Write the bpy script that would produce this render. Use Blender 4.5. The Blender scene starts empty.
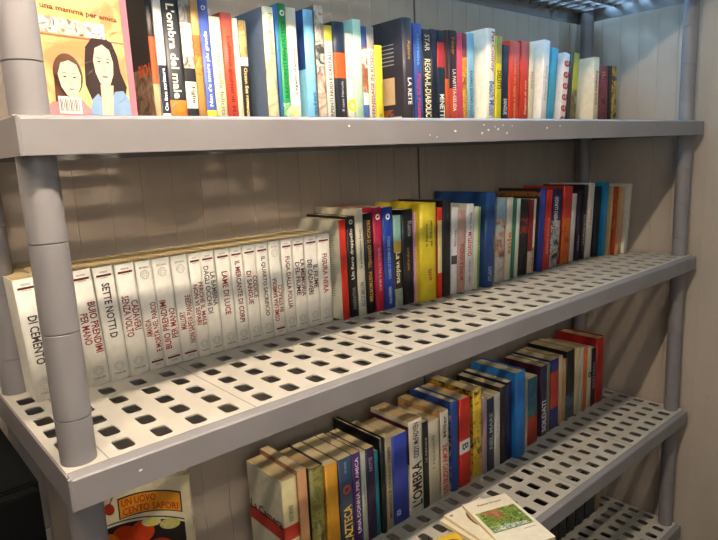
# Plastic bookshelf full of second-hand paperbacks, seen from its left end.
# World: X along the shelf front, Y towards the back wall, Z up. Z = 0 is the deck of the middle shelf.
import bpy, bmesh, math, random
from math import radians, sin, cos, pi
from mathutils import Matrix, Vector
random.seed(7)
C = bpy.context.scene.collection
MATS = {}

# ------------------------------------------------------------------ materials
def lin(h):
    if isinstance(h, tuple): return h
    if len(h) == 3: h = ''.join(c + c for c in h)
    out = []
    for i in (0, 2, 4):
        c = int(h[i:i + 2], 16) / 255
        out.append(c / 12.92 if c <= .04045 else ((c + .055) / 1.055) ** 2.4)
    return (*out, 1)

def newmat(name):
    m = bpy.data.materials.new(name); m.use_nodes = True
    nt = m.node_tree; b = nt.nodes['Principled BSDF']
    return m, nt, b

def plain(h, rough=.42, name=None, spec=.5, var=.05, scale=60, bump=0):
    key = (h, rough, spec, var, scale, bump)
    if key in MATS: return MATS[key]
    m, nt, b = newmat(name or 'print_' + str(h))
    c = lin(h)
    tc = nt.nodes.new('ShaderNodeTexCoord'); n = nt.nodes.new('ShaderNodeTexNoise')
    n.inputs['Scale'].default_value = scale; n.inputs['Detail'].default_value = 5
    r = nt.nodes.new('ShaderNodeValToRGB')
    r.color_ramp.elements[0].position = .3; r.color_ramp.elements[1].position = .7
    r.color_ramp.elements[0].color = tuple(max(0, x * (1 - var * 2)) for x in c[:3]) + (1,)
    r.color_ramp.elements[1].color = tuple(min(1, x * (1 + var)) for x in c[:3]) + (1,)
    nt.links.new(tc.outputs['Object'], n.inputs['Vector']); nt.links.new(n.outputs['Fac'], r.inputs['Fac'])
    nt.links.new(r.outputs['Color'], b.inputs['Base Color'])
    b.inputs['Roughness'].default_value = rough
    b.inputs['Specular IOR Level'].default_value = spec
    if bump:
        bp = nt.nodes.new('ShaderNodeBump'); bp.inputs['Strength'].default_value = bump; bp.inputs['Distance'].default_value = .002
        nt.links.new(n.outputs['Fac'], bp.inputs['Height']); nt.links.new(bp.outputs['Normal'], b.inputs['Normal'])
    MATS[key] = m
    return m

def art(*cols, scale=38):
    key = ('art', cols, scale)
    if key in MATS: return MATS[key]
    m, nt, b = newmat('picture_print')
    tc = nt.nodes.new('ShaderNodeTexCoord'); n = nt.nodes.new('ShaderNodeTexNoise')
    n.inputs['Scale'].default_value = scale; n.inputs['Detail'].default_value = 3; n.inputs['Distortion'].default_value = 1.2
    r = nt.nodes.new('ShaderNodeValToRGB'); cr = r.color_ramp
    while len(cr.elements) < len(cols): cr.elements.new(.5)
    for i, c in enumerate(cols):
        cr.elements[i].position = .36 + .28 * i / (len(cols) - 1); cr.elements[i].color = lin(c)
    nt.links.new(tc.outputs['Object'], n.inputs['Vector']); nt.links.new(n.outputs['Fac'], r.inputs['Fac'])
    nt.links.new(r.outputs['Color'], b.inputs['Base Color']); b.inputs['Roughness'].default_value = .35
    MATS[key] = m
    return m

def paper(tone):
    key = ('paper', tone)
    if key in MATS: return MATS[key]
    m, nt, b = newmat('paper_edges')
    tc = nt.nodes.new('ShaderNodeTexCoord'); w = nt.nodes.new('ShaderNodeTexWave')
    w.inputs['Scale'].default_value = 260; w.inputs['Distortion'].default_value = 1.5; w.bands_direction = 'X'
    n = nt.nodes.new('ShaderNodeTexNoise'); n.inputs['Scale'].default_value = 25
    mx = nt.nodes.new('ShaderNodeMix'); mx.data_type = 'RGBA'
    c = lin(tone)
    mx.inputs['A'].default_value = tuple(x * .72 for x in c[:3]) + (1,); mx.inputs['B'].default_value = c
    ad = nt.nodes.new('ShaderNodeMath'); ad.operation = 'MULTIPLY_ADD'; ad.inputs[1].default_value = .6
    nt.links.new(tc.outputs['Object'], w.inputs['Vector']); nt.links.new(tc.outputs['Object'], n.inputs['Vector'])
    nt.links.new(w.outputs['Fac'], ad.inputs[0]); nt.links.new(n.outputs['Fac'], ad.inputs[2])
    nt.links.new(ad.outputs[0], mx.inputs['Factor']); nt.links.new(mx.outputs['Result'], b.inputs['Base Color'])
    b.inputs['Roughness'].default_value = .9
    MATS[key] = m
    return m

def mat(spec):
    if isinstance(spec, tuple): return art(*spec[1:])
    return plain(spec)

# ------------------------------------------------------------------ object helpers
def link(name, bm, mats, parent=None, smooth=False, loc=None):
    me = bpy.data.meshes.new(name)
    bmesh.ops.recalc_face_normals(bm, faces=bm.faces[:])
    bm.to_mesh(me); bm.free()
    for m in (mats if isinstance(mats, list) else [mats]): me.materials.append(m)
    if smooth:
        for p in me.polygons: p.use_smooth = True
    o = bpy.data.objects.new(name, me); C.objects.link(o)
    if parent: o.parent = parent
    if loc: o.location = loc
    return o

def thing(name, label, cat, group=None, loc=(0, 0, 0), rot=(0, 0, 0)):
    o = bpy.data.objects.new(name, None); C.objects.link(o)
    o.empty_display_size = .03; o.location = loc; o.rotation_euler = rot
    tag(o, label, cat, group); return o

def tag(o, label, cat, group=None):
    o['label'] = label; o['category'] = cat
    if group: o['group'] = group
    return o

def struct(o):
    o['kind'] = 'structure'; return o

def add_box(bm, x0, x1, y0, y1, z0, z1, mi=0, bev=0):
    vs = [bm.verts.new((x, y, z)) for x in (x0, x1) for y in (y0, y1) for z in (z0, z1)]
    fs = [(0, 1, 3, 2), (4, 6, 7, 5), (0, 4, 5, 1), (2, 3, 7, 6), (0, 2, 6, 4), (1, 5, 7, 3)]
    F = []
    for f in fs:
        ff = bm.faces.new([vs[i] for i in f]); ff.material_index = mi; F.append(ff)
    if bev:
        es = {e for f in F for e in f.edges}
        bmesh.ops.bevel(bm, geom=list(es), offset=bev, segments=2, affect='EDGES')
    return vs

def box(name, b, m, parent=None, bev=0):
    bm = bmesh.new(); add_box(bm, *b, bev=bev); return link(name, bm, m, parent)

def text_mesh(s):
    cu = bpy.data.curves.new('lettering', 'FONT'); cu.body = s; cu.align_x = 'LEFT'; cu.resolution_u = 2
    cu.offset = .02
    o = bpy.data.objects.new('lettering', cu); C.objects.link(o)
    dg = bpy.context.evaluated_depsgraph_get()
    me = bpy.data.meshes.new_from_object(o.evaluated_get(dg))
    bpy.data.objects.remove(o); bpy.data.curves.remove(cu)
    return me

def lettering(s, fit_len, fit_h, fn, m, parent, name='title_lettering', label=None):
    """fn(u, v) -> local 3D point; u along the reading direction 0..fit_len, v up -fit_h/2..fit_h/2"""
    me = text_mesh(s)
    xs = [v.co.x for v in me.vertices]; ys = [v.co.y for v in me.vertices]
    if not xs: return
    x0, x1, y0, y1 = min(xs), max(xs), min(ys), max(ys)
    h = max(y1 - y0, .01); k = fit_h / h; kx = fit_len / max(x1 - x0, .01)
    if len(s) <= 2: kx = min(kx, k); k = kx
    else:
        k = min(k, kx * 2.3); kx = min(kx, k * 1.5)
    off = (fit_len - kx * (x1 - x0)) / 2
    for v in me.vertices:
        v.co = fn(off + (v.co.x - x0) * kx, (v.co.y - (y0 + y1) / 2) * k)
    me.materials.clear(); me.materials.append(m)
    me.name = name
    o = bpy.data.objects.new(name, me); C.objects.link(o); o.parent = parent
    return o

def flat(name, pts, m, parent, th=.0003, axis=None):
    """polygon pts (3D, planar) given a small thickness against its normal"""
    bm = bmesh.new(); vs = [bm.verts.new(p) for p in pts]; f = bm.faces.new(vs)
    f.normal_update(); n = f.normal.copy()
    r = bmesh.ops.extrude_face_region(bm, geom=[f]); bmesh.ops.translate(bm, vec=-n * th, verts=[g for g in r['geom'] if isinstance(g, bmesh.types.BMVert)])
    return link(name, bm, m, parent)

# ------------------------------------------------------------------ one book
def make_book(spec, zs, label, group):
    x0, w, H, y, lean, D, kind, cover, zones, texts = spec[:10]
    hard = kind == 'h'; white = kind.startswith('white'); inv = kind == 'whitei'
    th = radians(lean)
    bx, bz = x0, zs + .0003
    if th > 0: bx = x0 + w - w * cos(th); bz += w * sin(th)
    root = thing('hardcover_book' if hard else 'paperback_book', label, 'book', group, (bx, y, bz), (0, th, 0))
    t = .0024 if hard else .0006
    t = min(t, w * .2)
    bulge = min(.0045 if hard else (.0016 if white else .0012), w * .16)
    def sy(x): return bulge * abs(2 * x / w - 1) ** 3
    over = .003 if hard else 0
    # --- jacket: back board, spine, front board as one U-shaped cover
    n = 6
    outer = [(w, D)] + [(w * (1 - i / n), sy(w * (1 - i / n))) for i in range(n + 1)] + [(0, D)]
    inner = [(w - t, D)] + [(min(max(w * (1 - i / n), t), w - t), sy(w * (1 - i / n)) + t) for i in range(n + 1)] + [(t, D)]
    cz = cover[1] if isinstance(cover, tuple) and cover[0] == 'bands' else None
    basecol = cover[2] if cz else cover
    cuts = {0, 1}
    for a, b, _ in zones: cuts |= {a, b}
    if cz:
        for a, b, _ in cz: cuts |= {a, b}
    cuts = sorted(cuts)
    mats = [mat(basecol)]; idx = {}
    def mi(c):
        if c not in idx:
            idx[c] = len(mats); mats.append(mat(c))
        return idx[c]
    def at(zl, f, d):
        for a, b, c in zl:
            if a <= f <= b: return mi(c)
        return d
    bm = bmesh.new()
    V = [[bm.verts.new((p[0], p[1], f * H)) for p in outer] for f in cuts]
    U = [[bm.verts.new((p[0], p[1], f * H)) for p in inner] for f in cuts]
    N = len(outer)
    for k in range(len(cuts) - 1):
        fm = (cuts[k] + cuts[k + 1]) / 2
        for i in range(N - 1):
            f = bm.faces.new((V[k][i], V[k][i + 1], V[k + 1][i + 1], V[k + 1][i]))
            spine = 1 <= i <= n
            f.material_index = at(zones, fm, 0) if spine else (at(cz, fm, 0) if cz and i == N - 2 else 0)
            f.smooth = spine
            g = bm.faces.new((U[k][i], U[k][i + 1], U[k + 1][i + 1], U[k + 1][i]))
            g.material_index = 0
        bm.faces.new((V[k][0], V[k + 1][0], U[k + 1][0], U[k][0])); bm.faces.new((V[k][-1], V[k + 1][-1], U[k + 1][-1], U[k][-1]))
    for k in (0, -1):
        for i in range(N - 1): bm.faces.new((V[k][i], V[k][i + 1], U[k][i + 1], U[k][i]))
    link('cover', bm, mats, root)
    # --- pages
    tone = random.choice(['cdb888', 'd8c69c', 'c4a878', 'd2bd90']) if not white else 'e0c48c'
    bm = bmesh.new()
    sag = .0012
    add_box(bm, t + .0002, w - t - .0002, bulge + t + .0004, D - (.004 if hard else .0008), over + .0003, H - over - .0009)
    link('page_block', bm, paper(tone), root)
    # --- lettering
    def put(s, f0, f1, d, col, size, xc, name='title_lettering'):
        L = (f1 - f0) * H
        def fd(u, v):
            x = w * xc + v; return (x, sy(min(max(x, 0), w)) * .7 - .0006, f1 * H - u)
        def fu(u, v):
            x = w * xc - v; return (x, sy(min(max(x, 0), w)) * .7 - .0006, f0 * H + u)
        lettering(s, L, size * w * .8, fd if d == 'd' else fu, plain(col, .5), root, name)
    for i, (s, f0, f1, d, col, size, xc) in enumerate(texts): put(s, f0, f1, d, col, size, xc, 'title_lettering')
    if white:
        # maroon rule between tiny text lines at the head, globe roundel at the foot (swapped when shelved upside down)
        def zz(f): return (1 - f) * H if inv else f * H
        bm = bmesh.new(); a, b = sorted((zz(.917), zz(.934)))
        add_box(bm, w * .14, w * .86, -.0003, .001, a, b)
        link('maroon_rule', bm, plain('6a1c20', .5), root)
        bm = bmesh.new()
        for f in (.95, .958, .905):
            a, b = sorted((zz(f), zz(f + .003))); add_box(bm, w * .3, w * .7, -.0002, .001, a, b)
        link('small_print', bm, plain('8c8078', .6), root)
        bm = bmesh.new(); R = min(w * .3, .0075); zc = zz(.125)
        def ring(rx, rz, tt, seg=20):
            for i in range(seg):
                q = []
                for (k, aa) in ((0, i), (0, i + 1), (1, i + 1), (1, i)):
                    an = 2 * pi * aa / seg; px = w / 2 + (rx - k * tt) * cos(an)
                    q.append(bm.verts.new((px, sy(px) - .0005, zc + (rz - k * tt) * sin(an))))
                bm.faces.new(q)
        ring(R, R, .0006); ring(R * .5, R, .0004); ring(R * .95, R * .35, .0004)
        link('globe_emblem', bm, plain('a8a298', .6), root)
        s = 'THRILLER'
        z0 = zz(.06)
        sgn = -1 if inv else 1
        lettering(s, w * .6, .003, lambda u, v: (w / 2 + sgn * (u - w * .3), -.0002, z0 + sgn * v), plain('8c857c', .6), root, 'small_lettering')
    return root

BOOKS = {
'A': [
 (0.2489, 0.0097, 0.2176, 0.234, 0, 0.14, 'p', ('bands', [(0, 0.42, ('art', 'b59a7c', '8a6b52', '4a2a1c')), (0.42, 1, '161214')], '1a1416'), [(0, 0.3, 'c8ab84'), (0.3, 0.62, 'd8562a'), (0.62, 1, '1c1214')], [], 'thick black and tan paperback with red digits on its cover', 'digit-covered book'),
 (0.2603, 0.0132, 0.2136, 0.234, 0, 0.13, 'p', 'ece8e2', [(0, 0.1, 'f0ece6'), (0.1, 0.44, '141a30'), (0.44, 1, 'e8e4de')], [('On line scrittura', 0.12, 0.42, 'u', 'f0f0f0', 0.55, 0.5)], 'slim white paperback with navy lower half', 'white and navy book'),
 (0.2739, 0.0275, 0.2212, 0.234, 0, 0.14, 'p', '26262a', [(0, 0.19, ('art', 'e8812c', 'd87a30', '8d97a0')), (0.19, 1, '25262c')], [("L'ombra del male", 0.2, 0.84, 'd', 'f3ecd2', 0.62, 0.5)], "black paperback lettered L'ombra del male, orange foot", "L'ombra del male book"),
 (0.3023, 0.0193, 0.2296, 0.234, 0, 0.13, 'p', '3a2e26', [(0, 0.13, '1c2024'), (0.13, 0.31, 'e6e2c4'), (0.31, 0.4, '1c1c22'), (0.4, 0.7, ('art', 'b7d0c4', 'e9e9dc', '5a4436')), (0.7, 1, ('art', '6b5a4a', '8c9490', '33261f'))], [('Figlie', 0.14, 0.3, 'd', '2a2a30', 0.55, 0.6)], 'art-spined paperback with pale figure above black band', 'pale figure book'),
 (0.3224, 0.0134, 0.2047, 0.234, -0.06, 0.13, 'p', 'b08a48', [(0, 0.4, 'b5894a'), (0.4, 0.7, ('art', 'c86a30', 'a85a28', 'e0a050')), (0.7, 1, 'c09a5c')], [], 'thin ochre and orange paperback', 'ochre book'),
 (0.3368, 0.0174, 0.2095, 0.234, -0.34, 0.13, 'p', '3f54a4', [(0, 0.13, 'e8c83a'), (0.13, 1, '4156a6')], [("Non c'e amore piu grande", 0.16, 0.72, 'u', 'f4f4f4', 0.6, 0.5), ('Q', 0.86, 0.92, 'u', 'f0f0f0', 0.6, 0.5)], 'blue paperback with white lettering and yellow foot', 'blue yellow-footed book'),
 (0.3547, 0.02, 0.1753, 0.234, -0.5, 0.13, 'p', 'e9e0c4', [(0, 1, 'e4dfbe')], [("L'arte della felicita", 0.1, 0.75, 'd', '8c8a70', 0.5, 0.6)], 'cream paperback with faint grey lettering', 'faintly lettered cream book'),
 (0.3751, 0.0208, 0.1839, 0.234, 0, 0.14, 'h', 'c0432e', [(0, 1, 'cc4a30')], [("L'ultimo giorno di Magli", 0.03, 0.8, 'd', '7a1c18', 0.6, 0.5)], 'orange-red hardback with dark red lettering', 'orange-red hardback'),
 (0.3965, 0.0092, 0.1768, 0.234, 0, 0.13, 'p', 'e9e0c4', [(0, 1, 'ebe4c8')], [], 'very thin plain cream paperback', 'thin cream book'),
 (0.4067, 0.0149, 0.1748, 0.234, 0, 0.13, 'p', '7d6a4a', [(0, 0.58, '2b221c'), (0.58, 0.66, 'f0ece0'), (0.66, 1, ('art', 'b59a60', '8a7448', 'd8c088'))], [('Ocean Sea romanzo', 0.1, 0.56, 'd', 'e0cf9c', 0.55, 0.5)], 'brown paperback with white band below tan picture', 'brown white-banded book'),
 (0.4451, 0.0219, 0.1974, 0.215, 0, 0.16, 'h', '66758c', [(0, 1, ('art', 'e8e2c0', 'd4d2a8', '9aa07a'))], [('Fiori e Giardini', 0.55, 0.95, 'd', '8f9470', 0.5, 0.6)], 'large slate-blue hardback with cream floral spine', 'slate-blue hardback'),
 (0.4806, 0.0076, 0.2071, 0.234, 0, 0.13, 'p', '2f62ac', [(0, 1, '3a78b8')], [], 'very thin mid-blue paperback', 'thin mid-blue book'),
 (0.4886, 0.0161, 0.2113, 0.234, 0, 0.13, 'p', '1f8a4a', [(0, 0.2, ('art', 'e8ecd0', '2a9a4c', 'c8dca8')), (0.2, 1, '239150')], [('RACCONTI FANTASTICI', 0.24, 0.85, 'u', '0f5a2a', 0.6, 0.5), ('o', 0.9, 0.95, 'u', 'f0f0f0', 0.8, 0.5)], 'green paperback with pale patterned foot', 'green book'),
 (0.5055, 0.0209, 0.2067, 0.234, 0, 0.135, 'p', 'e9e0c4', [(0, 0.18, ('art', 'e8dfae', 'c0b060', 'efe8cc')), (0.18, 1, 'efe9d4')], [("Legami d'amore", 0.25, 0.7, 'u', '3c3c58', 0.5, 0.6)], "cream paperback lettered Legami d'amore", "Legami d'amore book"),
 (0.5449, 0.0224, 0.2079, 0.234, 0, 0.14, 'h', ('bands', [(0, 0.5, '8cc8e8'), (0.5, 1, '22417c')], '22417c'), [(0, 1, '86c8ee')], [('Un mare di storie', 0.05, 0.3, 'u', '2a5a98', 0.45, 0.6)], 'sky-blue hardback with navy upper cover', 'sky-blue hardback'),
 (0.5684, 0.0205, 0.2174, 0.234, 0, 0.14, 'p', '6a625a', [(0, 0.45, ('art', 'e8dccc', 'c8b4a4', '8a5a50')), (0.45, 0.72, ('art', '3a3a3c', 'd8cfc4', '6a5a52')), (0.72, 1, ('art', '8c8478', 'd8d0c0', '4a463e'))], [], 'portrait-spined paperback with patterned grey top', 'portrait-spined book'),
 (0.5902, 0.0185, 0.185, 0.234, 0, 0.13, 'p', 'e8e2a0', [(0, 0.85, 'f0eee4'), (0.85, 1, 'd8cc40')], [('SERPENTI NUDI E CRISTALLO', 0.05, 0.8, 'u', '58585c', 0.5, 0.5)], 'white paperback with yellow top end', 'yellow-topped white book'),
 (0.6124, 0.0293, 0.1943, 0.234, 0, 0.14, 'h', '1b2236', [(0, 0.47, '1c2230'), (0.47, 0.71, 'ea5c28'), (0.71, 1, '1c2a44')], [('il caso Neruda', 0.15, 0.44, 'u', 'a8a8b0', 0.25, 0.5)], 'dark navy hardback with broad orange band', 'orange-banded navy hardback'),
 (0.643, 0.017, 0.1756, 0.234, 0, 0.12, 'p', 'f0eee2', [(0, 1, 'f2f0e4')], [('o', 0.16, 0.3, 'u', 'e6d430', 2.2, 0.5), ('Sellerio storie', 0.5, 0.9, 'u', '888', 0.4, 0.5)], 'short white paperback with a yellow dot', 'yellow-dotted white book'),
 (0.6613, 0.0206, 0.203, 0.234, 0, 0.135, 'p', 'a8d8c4', [(0, 1, 'c4e4c8')], [], 'mint-green paperback with blank spine', 'mint-green book'),
 (0.6827, 0.0144, 0.1922, 0.234, 0, 0.13, 'p', '3c5a9c', [(0, 0.22, '4464a8'), (0.22, 0.34, 'f0ece4'), (0.34, 0.8, ('art', 'efe6da', 'a8643c', '7a4a34')), (0.8, 1, '3a5494')], [], 'thin paperback with blue ends and rusty picture', 'blue-ended thin book'),
 (0.698, 0.0177, 0.1937, 0.234, 0, 0.13, 'p', 'd0c8bc', [(0, 0.78, 'f2ebdc'), (0.78, 1, 'a8a49c')], [('VERNISSAGE IN ROSSO', 0.08, 0.75, 'u', 'a85c38', 0.6, 0.5)], 'white paperback with rust lettering and grey top', 'rust-lettered white book'),
 (0.7171, 0.0198, 0.1595, 0.234, 0, 0.12, 'p', 'e8cc30', [(0, 1, 'f2dc3c')], [('o', 0.1, 0.16, 'u', '907820', 0.5, 0.5)], 'short bright yellow paperback', 'bright yellow book'),
 (0.7758, 0.0286, 0.2142, 0.21, 0, 0.17, 'h', '32303a', [(0, 1, '33313c')], [('LA RETE', 0.2, 0.45, 'd', 'e8e4e0', 0.5, 0.5), ('Autore', 0.62, 0.8, 'd', 'c8983c', 0.35, 0.5)], 'large charcoal hardback lettered LA RETE', 'LA RETE hardback'),
 (0.8313, 0.0254, 0.2127, 0.234, 0, 0.14, 'p', '3550a0', [(0, 1, '3c58a8')], [('Paura rossa', 0.08, 0.52, 'd', 'd83848', 0.6, 0.5), ('Narrativa', 0.6, 0.9, 'd', '6fb4dc', 0.4, 0.5)], 'blue paperback with red lower lettering', 'red-lettered blue book'),
 (0.8584, 0.0278, 0.2033, 0.234, 0, 0.14, 'p', '18181a', [(0, 1, '1a1a1a')], [('REGNA-IL-DIABOLICO', 0.04, 0.7, 'd', 'efe6c0', 0.85, 0.5), ('STAR', 0.78, 0.95, 'd', 'd8d4c4', 0.7, 0.5)], 'black paperback with large cream capitals', 'cream-capital black book'),
 (0.8868, 0.0177, 0.206, 0.234, 0, 0.14, 'p', '10182c', [(0, 1, '141c34')], [], 'thin midnight-blue paperback with blank spine', 'midnight-blue book'),
 (0.9056, 0.0246, 0.2057, 0.234, 0, 0.14, 'p', '14203a', [(0, 0.62, '1b2c40'), (0.62, 0.88, 'b83438'), (0.88, 1, '16243c')], [('MINETTE', 0.06, 0.34, 'd', 'e4e0d0', 0.8, 0.5)], 'dark blue paperback with red upper patch', 'red-patched blue book'),
 (0.9312, 0.0129, 0.2081, 0.234, 0, 0.13, 'p', 'b8401c', [(0, 0.5, 'd05a28'), (0.5, 1, '481a1a')], [], 'thin paperback shading from maroon to orange', 'maroon-to-orange thin book'),
 (0.9447, 0.0276, 0.2094, 0.234, 0, 0.14, 'p', '1c1420', [(0, 0.4, 'c8482a'), (0.4, 1, '2a1a22')], [('LA PARTITA-GELIDA', 0.16, 0.6, 'd', 'f0e4dc', 0.55, 0.6), ('Noir', 0.75, 0.93, 'd', 'b8893c', 0.5, 0.5)], 'black paperback with orange-red lower spine', 'black orange-footed book'),
 (0.9731, 0.0185, 0.2056, 0.234, 0, 0.135, 'p', 'd8406a', [(0, 1, 'e0486c')], [], 'thin plain pink paperback', 'thin pink book'),
 (0.9923, 0.0166, 0.2073, 0.234, 0, 0.135, 'p', '9c5040', [(0, 0.75, ('art', 'e08a2c', 'f0b848', '8a3820')), (0.75, 1, '8c4048')], [], 'thin flame-patterned orange paperback', 'flame-patterned book'),
 (1.0096, 0.0255, 0.2089, 0.234, 0, 0.135, 'p', '8cc0dc', [(0, 1, '8cc4e0')], [('DOPPIO SOGNO DI LUCE', 0.06, 0.6, 'd', '284868', 0.45, 0.5)], 'light blue paperback with small dark capitals', 'light blue book'),
 (1.0565, 0.0334, 0.2214, 0.215, 1.5, 0.16, 'h', 'f4eedc', [(0, 1, 'f5efdf')], [('Pat Conroy', 0.56, 0.97, 'd', 'c84038', 0.6, 0.55), ('Beach Music', 0.1, 0.46, 'd', '5068a0', 0.7, 0.5)], 'thick cream hardback with red and blue script', 'thick cream script hardback'),
 (1.117, 0.0214, 0.2124, 0.234, 2, 0.135, 'p', 'e4d82c', [(0, 0.7, 'ecdf30'), (0.7, 1, 'b8b050')], [('DELITTI', 0.42, 0.62, 'd', '2c2818', 0.95, 0.5)], 'slim yellow paperback with black capitals', 'black-lettered yellow book'),
 (1.1397, 0.0282, 0.1934, 0.234, 1.88, 0.13, 'p', '16203c', [(0, 1, '161c34')], [('SANGUE', 0.14, 0.34, 'd', 'e8e8ec', 0.6, 0.5)], 'short navy paperback with white lettering', 'short navy book'),
 (1.1692, 0.0487, 0.2051, 0.234, 1.5, 0.135, 'p', 'd23c20', [(0, 1, 'dc4222')], [('Amore e follia nel tempo', 0.06, 0.8, 'u', 'f0a070', 0.3, 0.5)], 'wide vermilion paperback', 'wide vermilion book'),
 (1.2192, 0.037, 0.2092, 0.234, 1.5, 0.135, 'p', 'd23c20', [(0, 1, 'd63a1e')], [('Pagine di vita', 0.08, 0.6, 'u', 'f0c8a0', 0.35, 0.6)], 'narrower red-orange paperback', 'narrow red-orange book'),
 (1.2576, 0.0217, 0.2101, 0.234, 2, 0.135, 'p', 'e4dcb8', [(0, 1, 'ebe4c4')], [('storie', 0.3, 0.8, 'u', 'a89870', 0.5, 0.5)], 'thin cream paperback in the bright half', 'thin ivory book'),
 (1.2983, 0.0288, 0.2179, 0.225, 5, 0.14, 'p', 'f2ece8', [(0, 1, 'f2f0f0')], [('bianco latte', 0.2, 0.8, 'u', 'c8b8b0', 0.4, 0.5)], 'white paperback leaning to the right', 'leaning white book'),
 (1.3464, 0.0299, 0.2035, 0.234, 7, 0.13, 'p', '3c9cc0', [(0, 1, '44a8c8')], [], 'turquoise paperback leaning right', 'turquoise book'),
 (1.4094, 0.0287, 0.1951, 0.234, 7, 0.13, 'p', 'ece4e0', [(0, 1, 'efe6e2')], [('e e e e e e', 0.03, 0.9, 'u', 'b8383c', 1.2, 0.5)], 'white paperback with red zigzag dots on spine', 'red-dotted white book'),
 (1.4461, 0.0187, 0.1973, 0.234, 5, 0.13, 'p', '242424', [(0, 1, '3c3a34')], [], 'thin dark grey paperback', 'thin dark grey book'),
 (1.4664, 0.0283, 0.1987, 0.234, 5, 0.13, 'p', '8c8448', [(0, 0.5, ('art', '8c7c50', '5a4c30', 'b0a070')), (0.5, 1, 'b4b42c')], [], 'olive paperback with lime upper spine', 'lime-topped olive book'),
 (1.5778, 0.0284, 0.1932, 0.225, 1, 0.14, 'p', 'efe2c8', [(0, 1, 'd8d0b0')], [('Romanzo breve', 0.3, 0.8, 'd', 'b05040', 0.6, 0.5)], 'cream paperback showing its broad blank cover', 'broad-covered cream book'),
 (1.6264, 0.0555, 0.1721, 0.234, 0, 0.12, 'p', '581c28', [(0, 1, ('art', '6a1c30', '8a3c48', '3c1420'))], [('IL', 0.75, 0.95, 'd', 'c8a060', 0.5, 0.5)], 'short maroon paperback', 'short maroon book'),
 (1.6838, 0.0216, 0.1754, 0.234, 0, 0.12, 'p', '1c1414', [(0, 1, '201618')], [], 'thin short black paperback', 'thin short black book'),
 (1.7073, 0.0304, 0.1768, 0.234, 0, 0.12, 'p', '241a1c', [(0, 1, ('art', '2a1c20', 'c8a838', '241a1c'))], [], 'short black paperback flecked with yellow, last in row', 'yellow-flecked book'),
],
'B': [
 (0.0342, 0.0324, 0.189, 0.277, -2.5, 0.12, 'white', 'efebdf', [(0, 1, 'f5f1e6')], [('DI CEMENTO', 0.3, 0.7, 'd', '3a3030', 0.5, 0.5)], None, None),
 (0.0727, 0.0327, 0.189, 0.279, -3, 0.12, 'white', 'efebdf', [(0, 1, 'f5f1e6')], [], None, None),
 (0.1134, 0.0322, 0.189, 0.28, -3, 0.12, 'white', 'efebdf', [(0, 1, 'f5f1e6')], [('BUIO PRENDIMI', 0.28, 0.72, 'd', '8c2a2c', 0.46, 0.74), ('PER MANO', 0.3646153846153846, 0.6353846153846154, 'd', '8c2a2c', 0.46, 0.3)], None, None),
 (0.1466, 0.0312, 0.189, 0.28, -2.5, 0.12, 'white', 'efebdf', [(0, 1, 'f5f1e6')], [('SETTE NOTTI D', 0.38, 0.86, 'd', '4a3438', 0.5, 0.5)], None, None),
 (0.1789, 0.0316, 0.189, 0.281, -2, 0.12, 'white', 'efebdf', [(0, 1, 'f5f1e6')], [('CADAVERI', 0.4004545454545454, 0.6695454545454544, 'd', '8c2a2c', 0.46, 0.74), ('SENZA VOLTO', 0.34999999999999987, 0.72, 'd', '8c2a2c', 0.46, 0.3)], None, None),
 (0.2125, 0.0276, 0.189, 0.282, -2, 0.12, 'whitei', 'efebdf', [(0, 1, 'f5f1e6')], [('AMANDA', 0.3088235294117647, 0.4711764705882353, 'u', '8c2a2c', 0.46, 0.27), ('E MORTA NEL PARCO', 0.16000000000000003, 0.62, 'u', '8c2a2c', 0.46, 0.72)], None, None),
 (0.2412, 0.0305, 0.189, 0.282, -2, 0.12, 'whitei', 'efebdf', [(0, 1, 'f5f1e6')], [('BUIO PRENDIMI', 0.16000000000000003, 0.62, 'u', '8c2a2c', 0.46, 0.27), ('PER MANO', 0.24846153846153848, 0.5315384615384615, 'u', '8c2a2c', 0.46, 0.72)], None, None),
 (0.2729, 0.0303, 0.189, 0.283, -1.5, 0.12, 'whitei', 'efebdf', [(0, 1, 'f5f1e6')], [('MALLORY', 0.30526315789473685, 0.4747368421052632, 'u', '8c2a2c', 0.46, 0.27), ('NON SAPEVA PIANGERE', 0.16000000000000006, 0.62, 'u', '8c2a2c', 0.46, 0.72)], None, None),
 (0.3045, 0.0226, 0.189, 0.283, -1.5, 0.12, 'white', 'efebdf', [(0, 1, 'f5f1e6')], [('PERCHE IL MALE', 0.30000000000000004, 0.72, 'd', '8c2a2c', 0.46, 0.74), ('NON VI SEPARI', 0.315, 0.7050000000000001, 'd', '8c2a2c', 0.46, 0.3)], None, None),
 (0.3279, 0.0261, 0.189, 0.284, -1.5, 0.12, 'white', 'efebdf', [(0, 1, 'f5f1e6')], [('LA BAMBINA', 0.46571428571428575, 0.7942857142857143, 'd', '5a4a4c', 0.46, 0.74), ('DAGLI OCCHI DI', 0.4, 0.86, 'd', '5a4a4c', 0.46, 0.3)], None, None),
 (0.3551, 0.0287, 0.189, 0.284, -1, 0.12, 'white', 'efebdf', [(0, 1, 'f5f1e6')], [('LAME DI LUCE', 0.35, 0.78, 'd', '8c2a2c', 0.5, 0.5)], None, None),
 (0.385, 0.0262, 0.189, 0.285, -1, 0.12, 'white', 'efebdf', [(0, 1, 'f5f1e6')], [('IL MERCANTE DI CORPI', 0.24, 0.86, 'd', '7a3034', 0.5, 0.5)], None, None),
 (0.4123, 0.0274, 0.189, 0.285, -1, 0.12, 'white', 'efebdf', [(0, 1, 'f5f1e6')], [('CODICE', 0.4566666666666667, 0.6833333333333333, 'd', '8c2a2c', 0.46, 0.74), ('DI SANGUE', 0.4000000000000001, 0.74, 'd', '8c2a2c', 0.46, 0.3)], None, None),
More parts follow.
